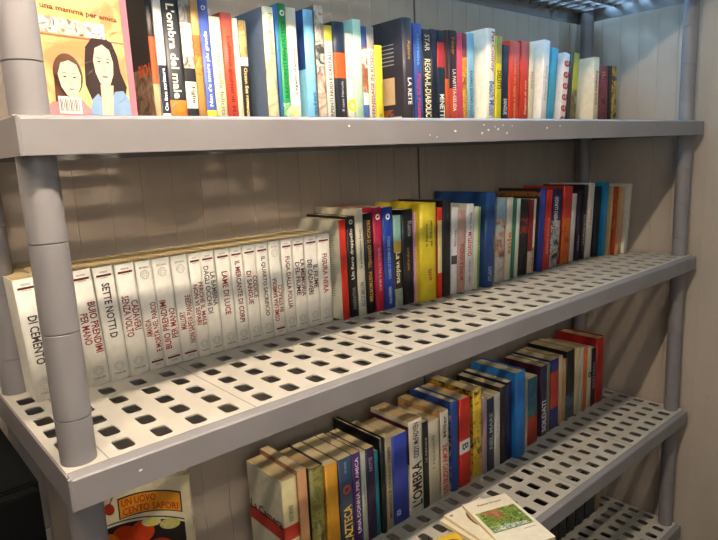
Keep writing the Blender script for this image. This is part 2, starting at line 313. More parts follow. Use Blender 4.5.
 (0.4409, 0.0264, 0.189, 0.286, -1, 0.12, 'white', 'efebdf', [(0, 1, 'f5f1e6')], [('IL QUARTO SACRIFICIO', 0.24, 0.86, 'd', '5a3a40', 0.5, 0.5)], None, None),
 (0.4685, 0.0263, 0.189, 0.286, -0.8, 0.12, 'whitei', 'efebdf', [(0, 1, 'f5f1e6')], [('COME UNA BAMBOLA', 0.16000000000000003, 0.62, 'u', '8c2a2c', 0.46, 0.27), ('IN STRACCI', 0.24625000000000002, 0.53375, 'u', '8c2a2c', 0.46, 0.72)], None, None),
 (0.496, 0.0261, 0.189, 0.286, -0.5, 0.12, 'white', 'efebdf', [(0, 1, 'f5f1e6')], [('FUGA DALLA FOLLIA', 0.26, 0.82, 'd', '7a3034', 0.5, 0.5)], None, None),
 (0.5234, 0.0279, 0.189, 0.287, -0.3, 0.12, 'white', 'efebdf', [(0, 1, 'f5f1e6')], [('LA MEMORIA', 0.36000000000000004, 0.76, 'd', '6a3438', 0.46, 0.74), ('DEL FIUME', 0.38000000000000006, 0.74, 'd', '6a3438', 0.46, 0.3)], None, None),
 (0.5525, 0.0314, 0.189, 0.287, 0, 0.12, 'white', 'efebdf', [(0, 1, 'f5f1e6')], [('IL FIUME', 0.42333333333333334, 0.6766666666666667, 'd', '5a3238', 0.46, 0.74), ('DEI CADAVERI', 0.36, 0.7400000000000001, 'd', '5a3238', 0.46, 0.3)], None, None),
 (0.5853, 0.0319, 0.189, 0.288, 0, 0.12, 'white', 'efebdf', [(0, 1, 'f5f1e6')], [('FIGURA NERA', 0.34, 0.78, 'd', 'a83c3c', 0.5, 0.5)], None, None),
 (0.6315, 0.0188, 0.2138, 0.272, 0, 0.15, 'p', 'd6d4c4', [(0, 1, 'd0301c')], [], 'tall grey-white covered book with bright red spine', 'red-spined pale book'),
 (0.6565, 0.0228, 0.2187, 0.276, -0.3, 0.14, 'p', '17171a', [(0, 1, '17171a')], [('Un fiero drappello', 0.38, 0.88, 'u', 'efe9d8', 0.6, 0.5), ('o', 0.92, 0.97, 'u', 'd8d4c8', 0.8, 0.5), ('NARRATIVA', 0.08, 0.3, 'u', '8a8880', 0.5, 0.5)], 'black paperback with white slanting script', 'white-script black book'),
 (0.6797, 0.0206, 0.2335, 0.273, -0.3, 0.14, 'p', 'dcd6c0', [(0, 1, 'dcd7c2')], [('la premiazione fatale', 0.42, 0.84, 'u', '58564c', 0.4, 0.5), ('ALICE MILLER', 0.08, 0.32, 'u', '6c7c88', 0.6, 0.5)], 'tall cream paperback with grey-blue foot lettering', 'tall cream book'),
 (0.7007, 0.0227, 0.221, 0.27, -0.3, 0.14, 'p', '191618', [(0, 1, '1a1719')], [('PATRICIA D. CORNWELL', 0.46, 0.93, 'd', 'cfa04c', 0.55, 0.5), ('POSTMORTEM', 0.12, 0.42, 'd', 'cfa04c', 0.55, 0.5)], 'black paperback with gold capitals', 'gold-capital black book'),
 (0.7238, 0.0253, 0.2317, 0.267, 0, 0.14, 'p', 'a81c40', [(0, 1, 'b42048')], [('QUELLI OLTRE IL MURO', 0.2, 0.62, 'd', 'e4a8b4', 0.4, 0.5), ('o', 0.88, 0.94, 'd', 'f0e8e8', 0.8, 0.5)], 'crimson paperback with white dot near its top', 'crimson book'),
 (0.7495, 0.0305, 0.2295, 0.265, 0, 0.145, 'p', '2440a0', [(0, 1, '2446a8')], [('STORIE DI MARE E DI VENTO', 0.3, 0.72, 'd', 'a8c0e8', 0.35, 0.5), ('o', 0.88, 0.94, 'd', 'f0f0f0', 0.8, 0.5), ('NARRATIVA', 0.05, 0.22, 'd', 'b8c8e8', 0.35, 0.5)], 'royal blue paperback with white dot near top', 'royal blue book'),
 (0.7804, 0.0244, 0.209, 0.264, 0, 0.13, 'p', '6c8c84', [(0, 0.2, ('art', '8c988c', 'a8b0a0', '603028')), (0.2, 0.6, '2a221c'), (0.6, 0.72, 'c8a83c'), (0.72, 1, '8ab4ac')], [('La vedova', 0.26, 0.6, 'd', 'efe0b4', 0.75, 0.5)], 'paperback lettered La vedova with teal top', 'La vedova book'),
 (0.8052, 0.0346, 0.2188, 0.263, 0.5, 0.145, 'p', '16181e', [(0, 1, '181a20')], [('La moglie del giudice', 0.36, 0.6, 'd', 'b08840', 0.35, 0.5), ('Roma', 0.72, 0.88, 'd', '9aa0a4', 0.5, 0.7)], 'wide black paperback with small gold lettering', 'wide black book'),
 (0.8402, 0.0055, 0.2099, 0.259, 0.8, 0.135, 'p', 'd0a0b8', [(0, 1, 'd8a4bc')], [], 'thin plain lilac-pink paperback', 'lilac-pink book'),
 (0.8461, 0.0558, 0.229, 0.245, 1, 0.15, 'h', 'e0c828', [(0, 1, 'e6cf30')], [('el Silmar', 0.55, 0.85, 'u', '5a5020', 0.2, 0.6), ('Il Signore', 0.5, 0.86, 'u', '5a5020', 0.2, 0.35), ('elfi', 0.18, 0.36, 'u', 'c8702c', 0.28, 0.5)], 'wide bright yellow hardback with handwritten lettering', 'wide yellow hardback'),
 (0.9043, 0.0151, 0.2157, 0.246, 1.5, 0.135, 'p', 'c83c28', [(0, 0.28, 'd0341c'), (0.28, 0.86, 'e4d8a0'), (0.86, 1, 'd0341c')], [], 'thin red paperback with cream middle', 'red-ended thin book'),
 (0.9198, 0.0276, 0.2305, 0.245, 2, 0.15, 'p', '1a181a', [(0, 1, '1c1a1c')], [], 'tall black paperback with blank spine', 'tall blank black book'),
 (0.9488, 0.0214, 0.2113, 0.244, 3, 0.12, 'p', 'e0e0e0', [(0, 0.35, 'e4e4e4'), (0.35, 0.45, '484848'), (0.45, 1, 'e6e6e6')], [('Storia', 0.5, 0.8, 'u', '707078', 0.5, 0.5)], 'slim white paperback with dark label patch', 'slim white patched book'),
 (0.9713, 0.0281, 0.2021, 0.243, 3, 0.12, 'p', 'c8a49c', [(0, 1, 'c8a096')], [('MORTE A VENEZIA', 0.15, 0.6, 'u', 'a8443c', 0.6, 0.5)], 'dusty pink paperback with red capitals', 'dusty pink book'),
 (1.0013, 0.0262, 0.2151, 0.242, 3, 0.125, 'p', 'e4e4e2', [(0, 1, 'e6e6e4')], [('QUANTUM', 0.4, 0.68, 'u', 'c83438', 0.8, 0.5), ('De Vicenza', 0.7, 0.9, 'u', '5a5a60', 0.4, 0.5), ('viaggio nel tempo', 0.08, 0.36, 'u', '8c6c8c', 0.4, 0.5)], 'white paperback with bold red capitals', 'bold red-lettered white book'),
 (1.0279, 0.0177, 0.2068, 0.241, 3, 0.125, 'p', 'dcdccc', [(0, 1, 'dce0cc')], [], 'thin off-white paperback', 'thin off-white book'),
 (1.046, 0.0086, 0.2052, 0.241, 3, 0.125, 'p', '8cae50', [(0, 1, '90b058')], [('i i', 0.2, 0.8, 'u', 'e8f0d0', 0.9, 0.5)], 'thin leaf-green paperback', 'leaf-green book'),
 (1.055, 0.0394, 0.2389, 0.225, 4, 0.175, 'h', '1c4078', [(0, 1, '1e4684')], [('ATLANTE', 0.06, 0.22, 'u', '9cb4d8', 0.6, 0.5), ('storico', 0.4, 0.55, 'u', 'b09850', 0.35, 0.8)], 'big royal blue hardback standing above its neighbours', 'big blue hardback'),
 (1.1154, 0.0401, 0.2191, 0.239, 4, 0.13, 'p', '8ca4ac', [(0, 0.3, ('art', 'b89c8c', 'c8c4bc', '8c8c8c')), (0.3, 0.75, ('art', 'a8bcc8', 'c89878', '5a5048')), (0.75, 1, '8ca8b8')], [], 'pale blue art-spined paperback with a face', 'pale face-spined book'),
 (1.1585, 0.0251, 0.2181, 0.239, 4.5, 0.13, 'p', 'dcd4c0', [(0, 1, 'ded6c2')], [('sole', 0.3, 0.6, 'u', 'd88040', 0.9, 0.5)], 'cream paperback with orange lettering', 'orange-lettered cream book'),
 (1.1867, 0.016, 0.2132, 0.24, 4.5, 0.13, 'p', '2c7a5c', [(0, 1, '2c7c60')], [], 'thin emerald paperback', 'thin emerald book'),
 (1.2052, 0.0158, 0.2117, 0.241, 4.5, 0.13, 'p', 'd8dcd4', [(0, 1, 'dce0d8')], [], 'thin white paperback beside the emerald one', 'thin white book'),
 (1.2244, 0.0394, 0.2075, 0.242, 4.5, 0.135, 'p', '1c181a', [(0, 0.55, '1e1a1c'), (0.55, 0.75, ('art', '1e1a1c', 'a83028', '1e1a1c')), (0.75, 1, '1c181a')], [], 'black paperback with small red blotch', 'red-blotched black book'),
 (1.2678, 0.0214, 0.204, 0.243, 4.5, 0.135, 'p', '7a1c20', [(0, 0.3, 'c8b8a8'), (0.3, 1, '8c2024')], [], 'dark red paperback with pale foot', 'dark red book'),
 (1.2922, 0.0095, 0.2047, 0.244, 4.5, 0.13, 'p', 'e0dcc8', [(0, 0.35, ('art', '6a2c24', 'c8b090', '3c1c18')), (0.35, 1, 'e2decb')], [], 'cream-topped paperback with brown lower picture', 'cream-topped book'),
 (1.3021, 0.0306, 0.2312, 0.235, 5, 0.14, 'p', ('bands', [(0, 0.9, '1c1a20'), (0.9, 0.96, ('art', '7a4a30', 'a8703c', '3c2018')), (0.96, 1, '1c1418')], '1c2c70'), [(0, 1, '2438a0')], [], 'tall indigo paperback', 'tall indigo book'),
 (1.3343, 0.0304, 0.2262, 0.235, 5, 0.14, 'p', 'c02418', [(0, 1, 'd0301e')], [('INFERNO DI FUOCO', 0.2, 0.65, 'u', 'f0a890', 0.4, 0.5)], 'tall scarlet paperback with pale lettering', 'tall scarlet book'),
 (1.3672, 0.0478, 0.2239, 0.235, 5, 0.14, 'p', '14141a', [(0, 0.6, ('art', '181820', 'c8c4c0', '181820')), (0.6, 1, '1c2050')], [('NERO LUNGO', 0.6, 0.9, 'u', 'e0e0e8', 0.5, 0.4)], 'black paperback with white sketch on spine', 'white-sketched black book'),
 (1.4259, 0.0471, 0.2284, 0.235, 5, 0.14, 'p', 'a83020', [(0, 0.6, ('art', 'c8501c', 'd8701c', 'a83420')), (0.6, 1, 'c43428')], [], 'tall rust-orange paperback', 'tall rust-orange book'),
 (1.4906, 0.0252, 0.2035, 0.244, 5, 0.13, 'p', 'd8d4cc', [(0, 1, 'd8d4cc')], [], 'plain greyish-white paperback', 'greyish-white book'),
 (1.5162, 0.022, 0.2105, 0.239, 5, 0.135, 'p', '2a1c34', [(0, 1, '2c1e38')], [('ombre', 0.1, 0.4, 'u', 'b8b0c8', 0.5, 0.5)], 'dark violet paperback', 'dark violet book'),
 (1.5386, 0.0262, 0.2268, 0.236, 5, 0.14, 'p', '141214', [(0, 1, '181416')], [('LA LUNGA NOTTE', 0.2, 0.6, 'u', 'c8c4c0', 0.5, 0.5)], 'tall black paperback with white capitals', 'tall white-lettered black book'),
 (1.5652, 0.0314, 0.2295, 0.232, 5, 0.14, 'p', 'd8d0c4', [(0, 1, 'dcd4c8')], [('il sole', 0.4, 0.7, 'u', 'b87060', 0.4, 0.5)], 'tall ivory paperback near the corner post', 'tall ivory book'),
 (1.597, 0.0353, 0.217, 0.227, 5, 0.14, 'p', '14161c', [(0, 1, '14181e')], [], 'thick black book before the bright blue one', 'thick black book'),
 (1.6327, 0.0222, 0.2284, 0.216, 5, 0.14, 'p', '1c7cb0', [(0, 1, '1c88c0')], [], 'bright cyan-blue paperback', 'cyan-blue book'),
 (1.6553, 0.0141, 0.2132, 0.207, 5, 0.135, 'p', 'b8a070', [(0, 1, 'c0a468')], [], 'thin mustard-beige paperback', 'mustard-beige book'),
 (1.6698, 0.0217, 0.2123, 0.202, 5, 0.135, 'p', 'a02c18', [(0, 0.3, 'c83418'), (0.3, 1, ('art', 'b0381c', '8c3018', 'c07030'))], [], 'brick-red paperback', 'brick-red book'),
 (1.6919, 0.023, 0.2109, 0.193, 5, 0.135, 'p', 'b89468', [(0, 1, 'c89c6c')], [], 'tan paperback next to last', 'tan book'),
 (1.7153, 0.0231, 0.2184, 0.184, 6, 0.14, 'p', 'ccc8bc', [(0, 1, 'ccc8bc')], [], 'thin pale grey paperback ending the row', 'pale grey book'),
],
'C': [
 (0.4223, 0.0355, 0.2259, 0.234, 0, 0.13, 'p', ('bands', [(0, 0.42, 'd2cdb8'), (0.42, 0.56, 'c0281c'), (0.56, 1, 'd4cfba')], 'd4cfba'), [(0, 0.42, 'ddd0a0'), (0.42, 0.56, 'c83420'), (0.56, 1, 'dccf9e')], [('EINAUDI', 0.6, 0.75, 'd', '8a8060', 0.35, 0.5)], 'white paperback with red band, first in row', 'red-banded white book'),
 (0.4582, 0.022, 0.2369, 0.229, 0, 0.14, 'p', 'b07850', [(0, 1, 'c89468')], [], 'peach-brown paperback', 'peach-brown book'),
 (0.4868, 0.0369, 0.228, 0.228, 0, 0.125, 'h', '1c2420', [(0, 1, ('art', '6c6c34', '8c8440', '3c4c38'))], [('Il giardino', 0.2, 0.45, 'u', 'b0a868', 0.4, 0.4)], 'olive and black hardback', 'olive and black hardback'),
 (0.5243, 0.0328, 0.2221, 0.227, 0, 0.13, 'p', 'd09020', [(0, 1, 'd89a24')], [], 'mustard yellow paperback', 'mustard yellow book'),
 (0.5593, 0.0371, 0.222, 0.226, 0, 0.13, 'p', '2c3c54', [(0, 1, '33486a')], [("L'AZTECA", 0.1, 0.5, 'u', 'e0bc50', 0.8, 0.5), ('GARY JENNINGS', 0.84, 0.96, 'u', 'a0b4c8', 0.3, 0.5), ('o', 0.62, 0.72, 'u', 'b8502c', 1.3, 0.5)], "blue paperback lettered L'AZTECA in yellow", "L'AZTECA book"),
 (0.5972, 0.0225, 0.2214, 0.226, 0, 0.13, 'p', '4a2060', [(0, 1, '54246c')], [('UNA DONNA PER AMICA', 0.15, 0.95, 'u', 'e8e0f0', 0.55, 0.5)], 'purple paperback with white capitals', 'purple book'),
 (0.6201, 0.0136, 0.2174, 0.225, 0, 0.13, 'p', 'bcc8b8', [(0, 1, 'b8c4b4')], [('quella del tempo', 0.2, 0.9, 'u', '606c64', 0.4, 0.5)], 'thin grey-green paperback', 'thin grey-green book'),
 (0.635, 0.0247, 0.2189, 0.225, 0, 0.13, 'p', '6c1c20', [(0, 1, '2c1c44')], [('NOTTE', 0.75, 0.9, 'u', 'a898b8', 0.5, 0.5)], 'dark violet book with dark red cover', 'violet and dark red book'),
 (0.6601, 0.0108, 0.2049, 0.225, 0, 0.13, 'p', '1c5868', [(0, 1, '1c7488')], [], 'thin teal paperback', 'thin teal book'),
 (0.6739, 0.0136, 0.2299, 0.22, 0, 0.165, 'h', '14181c', [(0, 1, '1a1c1c')], [], 'large black hardback', 'large black hardback'),
 (0.6929, 0.0186, 0.2252, 0.224, 0, 0.12, 'p', 'b0a488', [(0, 1, 'a89c84')], [('MESSICO E GRANDI TEMPI', 0.1, 0.9, 'u', '4c4840', 0.5, 0.5)], 'taupe paperback with dark capitals', 'taupe book'),
 (0.7121, 0.05, 0.2196, 0.224, 0, 0.11, 'p', '2438a0', [(0, 1, '2a40a8')], [('ECO', 0.1, 0.16, 'u', 'c8ccd8', 0.3, 0.3)], 'wide cobalt blue paperback', 'wide cobalt blue book'),
 (0.7669, 0.0445, 0.2373, 0.223, 0, 0.13, 'p', ('bands', [(0, 0.55, 'd8d0b8'), (0.55, 0.95, '5c1c20'), (0.95, 1, 'd8d0b8')], 'd8d0b8'), [(0, 1, 'e4dfd0')], [('CODY McFADYEN', 0.6, 0.97, 'u', '2c2828', 0.5, 0.5), ("L'OMBRA", 0.08, 0.55, 'u', '181616', 0.95, 0.5)], "white paperback lettered L'OMBRA in heavy black", "L'OMBRA book"),
 (0.8118, 0.0197, 0.2222, 0.222, 0, 0.13, 'p', '1a1a1c', [(0, 1, '1c1c20')], [('LE ORIGINI', 0.5, 0.85, 'u', 'b8b8b8', 0.4, 0.5)], 'thin black paperback with tiny grey letters', 'thin black book'),
 (0.8323, 0.0377, 0.2153, 0.222, 0, 0.125, 'p', 'c4bca4', [(0, 1, 'ccc4ac')], [('i racconti', 0.4, 0.85, 'u', '8c8470', 0.35, 0.4)], 'beige paperback with faint lettering', 'faint beige book'),
 (0.8733, 0.0301, 0.2274, 0.221, 0, 0.145, 'p', 'c09058', [(0, 1, 'd8d0c0')], [('UN NUOVO AMORE', 0.05, 0.62, 'u', 'b83028', 0.8, 0.5), ('Miller', 0.7, 0.95, 'u', '6c6860', 0.5, 0.5)], 'white paperback with stacked red capitals', 'red-capital white book'),
 (0.9146, 0.0277, 0.2404, 0.22, 0, 0.14, 'h', ('bands', [(0, 0.93, ('art', 'c8a430', '24448c', '1c3470')), (0.93, 1, '24448c')], '2850a0'), [(0, 1, '2450a0')], [], 'blue hardback with yellow and blue cover', 'blue and yellow hardback'),
 (0.9441, 0.0419, 0.2363, 0.22, 0, 0.14, 'p', 'b82418', [(0, 0.38, 'cc2c1c'), (0.38, 0.53, 'd8d4cc'), (0.53, 1, 'cc2c1c')], [('B', 0.41, 0.5, 'd', '30486c', 0.7, 0.5)], 'red book with square white library label', 'red white-labelled book'),
 (1.0044, 0.0341, 0.2404, 0.225, 0, 0.15, 'p', ('art', '1a1a18', 'c89c2c', '1a1a18'), [(0, 1, ('art', 'e0bc30', 'ecc838', '3a3420'))], [], 'yellow and black spotted paperback', 'yellow and black spotted book'),
 (1.0389, 0.0151, 0.2125, 0.219, 0, 0.12, 'p', 'a88c94', [(0, 1, 'a8909c')], [], 'thin mauve paperback', 'thin mauve book'),
 (1.0553, 0.0292, 0.2047, 0.219, 0, 0.12, 'p', '1c2c3c', [(0, 1, '1f3040')], [('NEL MARE', 0.3, 0.8, 'u', '98a8a8', 0.6, 0.5)], 'slate-dark paperback with grey capitals', 'slate-dark book'),
 (1.0866, 0.0228, 0.209, 0.218, 0, 0.135, 'p', 'd0ccc4', [(0, 1, 'd4d0c8')], [('la gioia', 0.3, 0.8, 'u', '888078', 0.4, 0.5)], 'slim white paperback between dark ones', 'slim white book'),
 (1.1109, 0.0273, 0.2214, 0.218, 0, 0.15, 'p', '181818', [(0, 1, '1c1a1a')], [], 'blank black paperback', 'blank black book'),
 (1.1427, 0.0233, 0.2258, 0.22, 0, 0.15, 'p', '141c40', [(0, 1, '182250')], [], 'deep navy paperback', 'deep navy book'),
 (1.1664, 0.0456, 0.2483, 0.205, 0, 0.155, 'h', '1c6cb4', [(0, 1, '1c74c4')], [], 'tall azure blue hardback', 'azure hardback'),
 (1.2492, 0.0502, 0.2024, 0.225, 0, 0.125, 'p', 'c8b890', [(0, 0.42, 'a03828'), (0.42, 1, ('art', '24607c', '1c4c60', '3c6c70'))], [], 'teal and brick-red paperback with cream cover', 'teal and brick-red book'),
 (1.327, 0.0306, 0.2183, 0.231, 0, 0.13, 'p', '3c1c2c', [(0, 1, '22204c')], [('SOLDATI', 0.05, 0.5, 'u', 'e4d8e4', 0.85, 0.5)], 'dark blue paperback lettered SOLDATI', 'SOLDATI book'),
 (1.3648, 0.0151, 0.2166, 0.234, 0, 0.13, 'p', '7c8468', [(0, 1, '70785c')], [], 'thin moss-green paperback', 'thin moss-green book'),
 (1.3851, 0.0441, 0.2201, 0.235, 0, 0.13, 'p', '1c2860', [(0, 0.3, '26307c'), (0.3, 0.82, 'c03c2c'), (0.82, 1, '26307c')], [], 'navy paperback with long red panel', 'red-panelled navy book'),
 (1.4386, 0.0227, 0.2178, 0.24, 0, 0.13, 'p', 'c8ac80', [(0, 1, 'ccb48c')], [], 'thin sand-coloured paperback', 'thin sand book'),
 (1.4633, 0.0191, 0.2018, 0.24, 0, 0.12, 'p', 'b08c68', [(0, 1, 'b89470')], [], 'thin light-brown paperback', 'thin light-brown book'),
 (1.4832, 0.046, 0.2225, 0.239, 0, 0.14, 'p', '181818', [(0, 0.35, ('art', '1c1c1c', '50648c', '1c1c1c')), (0.35, 1, '1c1a1a')], [], 'black paperback with small blue figure', 'blue-figure black book'),
 (1.531, 0.0285, 0.2204, 0.238, 0, 0.14, 'p', 'c8b88c', [(0, 1, 'ccbc90')], [], 'buff paperback', 'buff book'),
 (1.5605, 0.0197, 0.2148, 0.237, 0, 0.14, 'p', 'c0bcb4', [(0, 1, 'c0bcb0')], [], 'thin silver-grey paperback', 'silver-grey book'),
 (1.5814, 0.0232, 0.2113, 0.237, 0, 0.14, 'p', 'c86024', [(0, 1, 'd06828')], [], 'slim bright orange paperback', 'slim orange book'),
 (1.6059, 0.0236, 0.2037, 0.236, 0, 0.13, 'p', 'd0c8b4', [(0, 1, 'd0c8b4')], [('o', 0.5, 0.6, 'u', '3c3830', 1, 0.5)], 'slim eggshell paperback with dark spot', 'eggshell book'),
 (1.6309, 0.0276, 0.1958, 0.236, 0, 0.13, 'p', '181618', [(0, 1, '1a181a')], [('BASTARDI', 0.3, 0.75, 'u', '8c8884', 0.7, 0.5)], 'black paperback with faded capitals', 'faded-capital black book'),
 (1.6589, 0.0485, 0.2237, 0.232, 0, 0.15, 'h', 'a01c1c', [(0, 1, 'b0201e')], [], 'tall deep red hardback ending the row', 'deep red hardback'),
],
'D': [
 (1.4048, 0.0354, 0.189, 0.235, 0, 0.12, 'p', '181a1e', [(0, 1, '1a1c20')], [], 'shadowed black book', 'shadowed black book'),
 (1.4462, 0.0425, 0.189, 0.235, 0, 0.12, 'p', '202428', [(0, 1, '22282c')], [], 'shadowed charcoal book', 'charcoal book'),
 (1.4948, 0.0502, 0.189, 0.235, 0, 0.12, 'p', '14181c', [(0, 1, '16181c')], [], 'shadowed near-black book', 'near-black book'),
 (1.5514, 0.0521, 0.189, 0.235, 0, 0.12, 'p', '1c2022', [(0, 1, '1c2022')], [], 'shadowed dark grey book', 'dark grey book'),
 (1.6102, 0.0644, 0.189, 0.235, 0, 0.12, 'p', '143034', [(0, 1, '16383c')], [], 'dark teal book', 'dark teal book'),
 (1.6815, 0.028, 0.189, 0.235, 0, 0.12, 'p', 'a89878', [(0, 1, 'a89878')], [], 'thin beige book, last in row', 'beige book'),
],
}

DECK = {'top': .777, 'A': 0.4006, 'B': 0.0, 'C': -0.5014, 'D': -0.9059}
WHERE = {'A': 'top row', 'B': 'middle shelf', 'C': 'lower shelf', 'D': 'bottom shelf'}
LIP = .042
for row in 'ABCD':
    prev = None
    grp = {'A': 'books on the top row', 'B': 'books on the middle shelf', 'C': 'books on the lower shelf', 'D': 'books on the bottom shelf'}[row]
    whites = 0
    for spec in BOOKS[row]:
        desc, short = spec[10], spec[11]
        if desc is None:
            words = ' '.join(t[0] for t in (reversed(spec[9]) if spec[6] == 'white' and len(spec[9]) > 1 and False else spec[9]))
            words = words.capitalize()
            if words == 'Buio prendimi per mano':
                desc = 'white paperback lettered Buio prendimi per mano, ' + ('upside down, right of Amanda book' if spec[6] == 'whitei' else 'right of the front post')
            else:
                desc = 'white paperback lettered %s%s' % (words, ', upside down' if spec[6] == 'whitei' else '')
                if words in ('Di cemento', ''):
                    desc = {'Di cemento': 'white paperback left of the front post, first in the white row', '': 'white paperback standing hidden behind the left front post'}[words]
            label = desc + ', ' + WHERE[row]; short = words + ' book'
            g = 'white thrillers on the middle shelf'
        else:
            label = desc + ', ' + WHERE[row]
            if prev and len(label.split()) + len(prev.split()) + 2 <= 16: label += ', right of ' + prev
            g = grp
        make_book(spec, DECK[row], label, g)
        prev = short
    # the row's cover-facing extras come below

# ------------------------------------------------------------------ shelving unit
PLASTIC, nt, b = newmat('grey_moulded_plastic')
tc = nt.nodes.new('ShaderNodeTexCoord'); n1 = nt.nodes.new('ShaderNodeTexNoise'); n1.inputs['Scale'].default_value = 7; n1.inputs['Detail'].default_value = 8
r = nt.nodes.new('ShaderNodeValToRGB'); r.color_ramp.elements[0].position = .3; r.color_ramp.elements[1].position = .75
r.color_ramp.elements[0].color = lin('747072'); r.color_ramp.elements[1].color = lin('807c7e')
n2 = nt.nodes.new('ShaderNodeTexNoise'); n2.inputs['Scale'].default_value = 420
bp = nt.nodes.new('ShaderNodeBump'); bp.inputs['Strength'].default_value = .12; bp.inputs['Distance'].default_value = .001
for a_, b_ in ((tc.outputs['Object'], n1.inputs['Vector']), (tc.outputs['Object'], n2.inputs['Vector']), (n1.outputs['Fac'], r.inputs['Fac']),
               (r.outputs['Color'], b.inputs['Base Color']), (n2.outputs['Fac'], bp.inputs['Height']), (bp.outputs['Normal'], b.inputs['Normal'])): nt.links.new(a_, b_)
b.inputs['Roughness'].default_value = .5
GROOVE = plain('857e72', .8)
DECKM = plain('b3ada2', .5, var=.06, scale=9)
LEN, DEP = 1.8, .40
unit = thing('shelving_unit', 'long grey plastic shelving unit with perforated shelves and ringed tube posts', 'shelving unit', None, (0, 0, DECK['D']))
UZ = DECK['D']
COLS = [.0237]; SEAMS = [.0505]
COLS += [.078 + .0496 * i for i in range(4)]; SEAMS.append(.2556)
xx = .2556
for k in range(5):
    COLS += [xx + .0270 + .0496 * i for i in range(6)]; xx += .2996; SEAMS.append(xx)
COLS.append(LEN - .0237)
ROWSY = [.0435 + .0513 * i for i in range(7)]

def rrect(cx, cy, hx, hy, r, seg=3):
    pts = []
    for q, (sx, s_y) in enumerate(((1, 1), (-1, 1), (-1, -1), (1, -1))):
        for i in range(seg + 1):
            a = pi / 2 * (q + i / seg)
            pts.append((cx + sx * (hx - r) + r * cos(a), cy + s_y * (hy - r) + r * sin(a)))
    return pts

def make_shelf(z):
    bm = bmesh.new()
    x_cuts = [0.0021]
    for i in range(len(COLS) - 1): x_cuts.append((COLS[i] + COLS[i + 1]) / 2)
    x_cuts.append(LEN - .0021)
    y_cuts = [.014] + [(ROWSY[i] + ROWSY[i + 1]) / 2 for i in range(6)] + [DEP - .0021]
    TH = .0024
    def blocked(cx, cy):   # solid plate where a post is socketed
        return (cx < .04 or cx > LEN - .04) and (cy < .075 or cy > DEP - .075)
    grid = {}
    def gv(i, j):
        if (i, j) not in grid: grid[i, j] = bm.verts.new((x_cuts[i], y_cuts[j], 0))
        return grid[i, j]
    holes = []
    for i, cx in enumerate(COLS):
        for j, cy in enumerate(ROWSY):
            c = [gv(i + 1, j + 1), gv(i, j + 1), gv(i, j), gv(i + 1, j)]
            if blocked(cx, cy):
                bm.faces.new(c); continue
            pts = rrect(cx, cy, .0112, .0168, .0062)
            hv = [bm.verts.new((px, py, 0)) for px, py in pts]
            per = 4
            for q in range(4):
                seg = hv[q * per:(q + 1) * per]
                bm.faces.new([c[q]] + seg[::-1])
                nxt = hv[((q + 1) * per) % 16]
                bm.faces.new([c[q], c[(q + 1) % 4], nxt, seg[-1]][::-1])
            holes.append(hv)
    bmesh.ops.recalc_face_normals(bm, faces=bm.faces[:])
    top = bm.faces[:]
    r_ = bmesh.ops.extrude_face_region(bm, geom=top, use_keep_orig=True)
    bmesh.ops.translate(bm, vec=(0, 0, -TH), verts=[g for g in r_['geom'] if isinstance(g, bmesh.types.BMVert)])
    # frame lip all round, with a bevelled front strip sloping to the outer edge
    def lip(p0, p1, inward, slope):
        p0, p1, inw = Vector(p0), Vector(p1), Vector(inward)
        prof = [(0.0, -LIP), (0.0, -.0052 if slope else -.002), (.0022, -.0030 if slope else -.0004), (.0145 if slope else .0025, 0.0), (.0145 if slope else .0025, -TH), (.0035, -TH - .001), (.0035, -LIP)]
        A = [bm.verts.new(p0 + inw * a + Vector((0, 0, h))) for a, h in prof]
        B = [bm.verts.new(p1 + inw * a + Vector((0, 0, h))) for a, h in prof]
        for k in range(len(prof)):
            k2 = (k + 1) % len(prof); bm.faces.new((A[k], A[k2], B[k2], B[k]))
        bm.faces.new(A); bm.faces.new(B[::-1])
    lip((0, 0, 0), (LEN, 0, 0), (0, 1, 0), True)
    lip((0, DEP, 0), (LEN, DEP, 0), (0, -1, 0), False)
    lip((0, .0036, 0), (0, DEP - .0036, 0), (1, 0, 0), False)
    lip((LEN, .0036, 0), (LEN, DEP - .0036, 0), (-1, 0, 0), False)
    for bx_ in (.0022, LEN - .0022):
        bmesh.ops.create_cone(bm, cap_ends=True, segments=16, radius1=.0028, radius2=.0028, depth=LIP - .003, matrix=Matrix.Translation((bx_, .0022, -LIP / 2 - .0015)))
    # stiffening ribs beneath
    for x in x_cuts[1:-1]: add_box(bm, x - .001, x + .001, .004, DEP - .004, -.014, -TH)
    for k in (3, 5): add_box(bm, .004, LEN - .004, y_cuts[k] - .0010, y_cuts[k] + .0010, -.0125, -TH)
    bmesh.ops.recalc_face_normals(bm, faces=bm.faces[:])
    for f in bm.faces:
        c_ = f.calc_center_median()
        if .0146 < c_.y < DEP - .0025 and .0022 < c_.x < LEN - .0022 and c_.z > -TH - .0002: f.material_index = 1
    s = link('shelf', bm, [PLASTIC, DECKM], unit, loc=(0, 0, z - UZ))
    bm = bmesh.new()
    for x in SEAMS: add_box(bm, x - .0008, x + .0008, .014, DEP - .003, -.0004, .00015)
    add_box(bm, .002, LEN - .002, .0138, .0149, -.0004, .00015)
    link('panel_seams', bm, [GROOVE], s)
    return s
for k in ('top', 'A', 'B', 'C', 'D'): make_shelf(DECK[k])

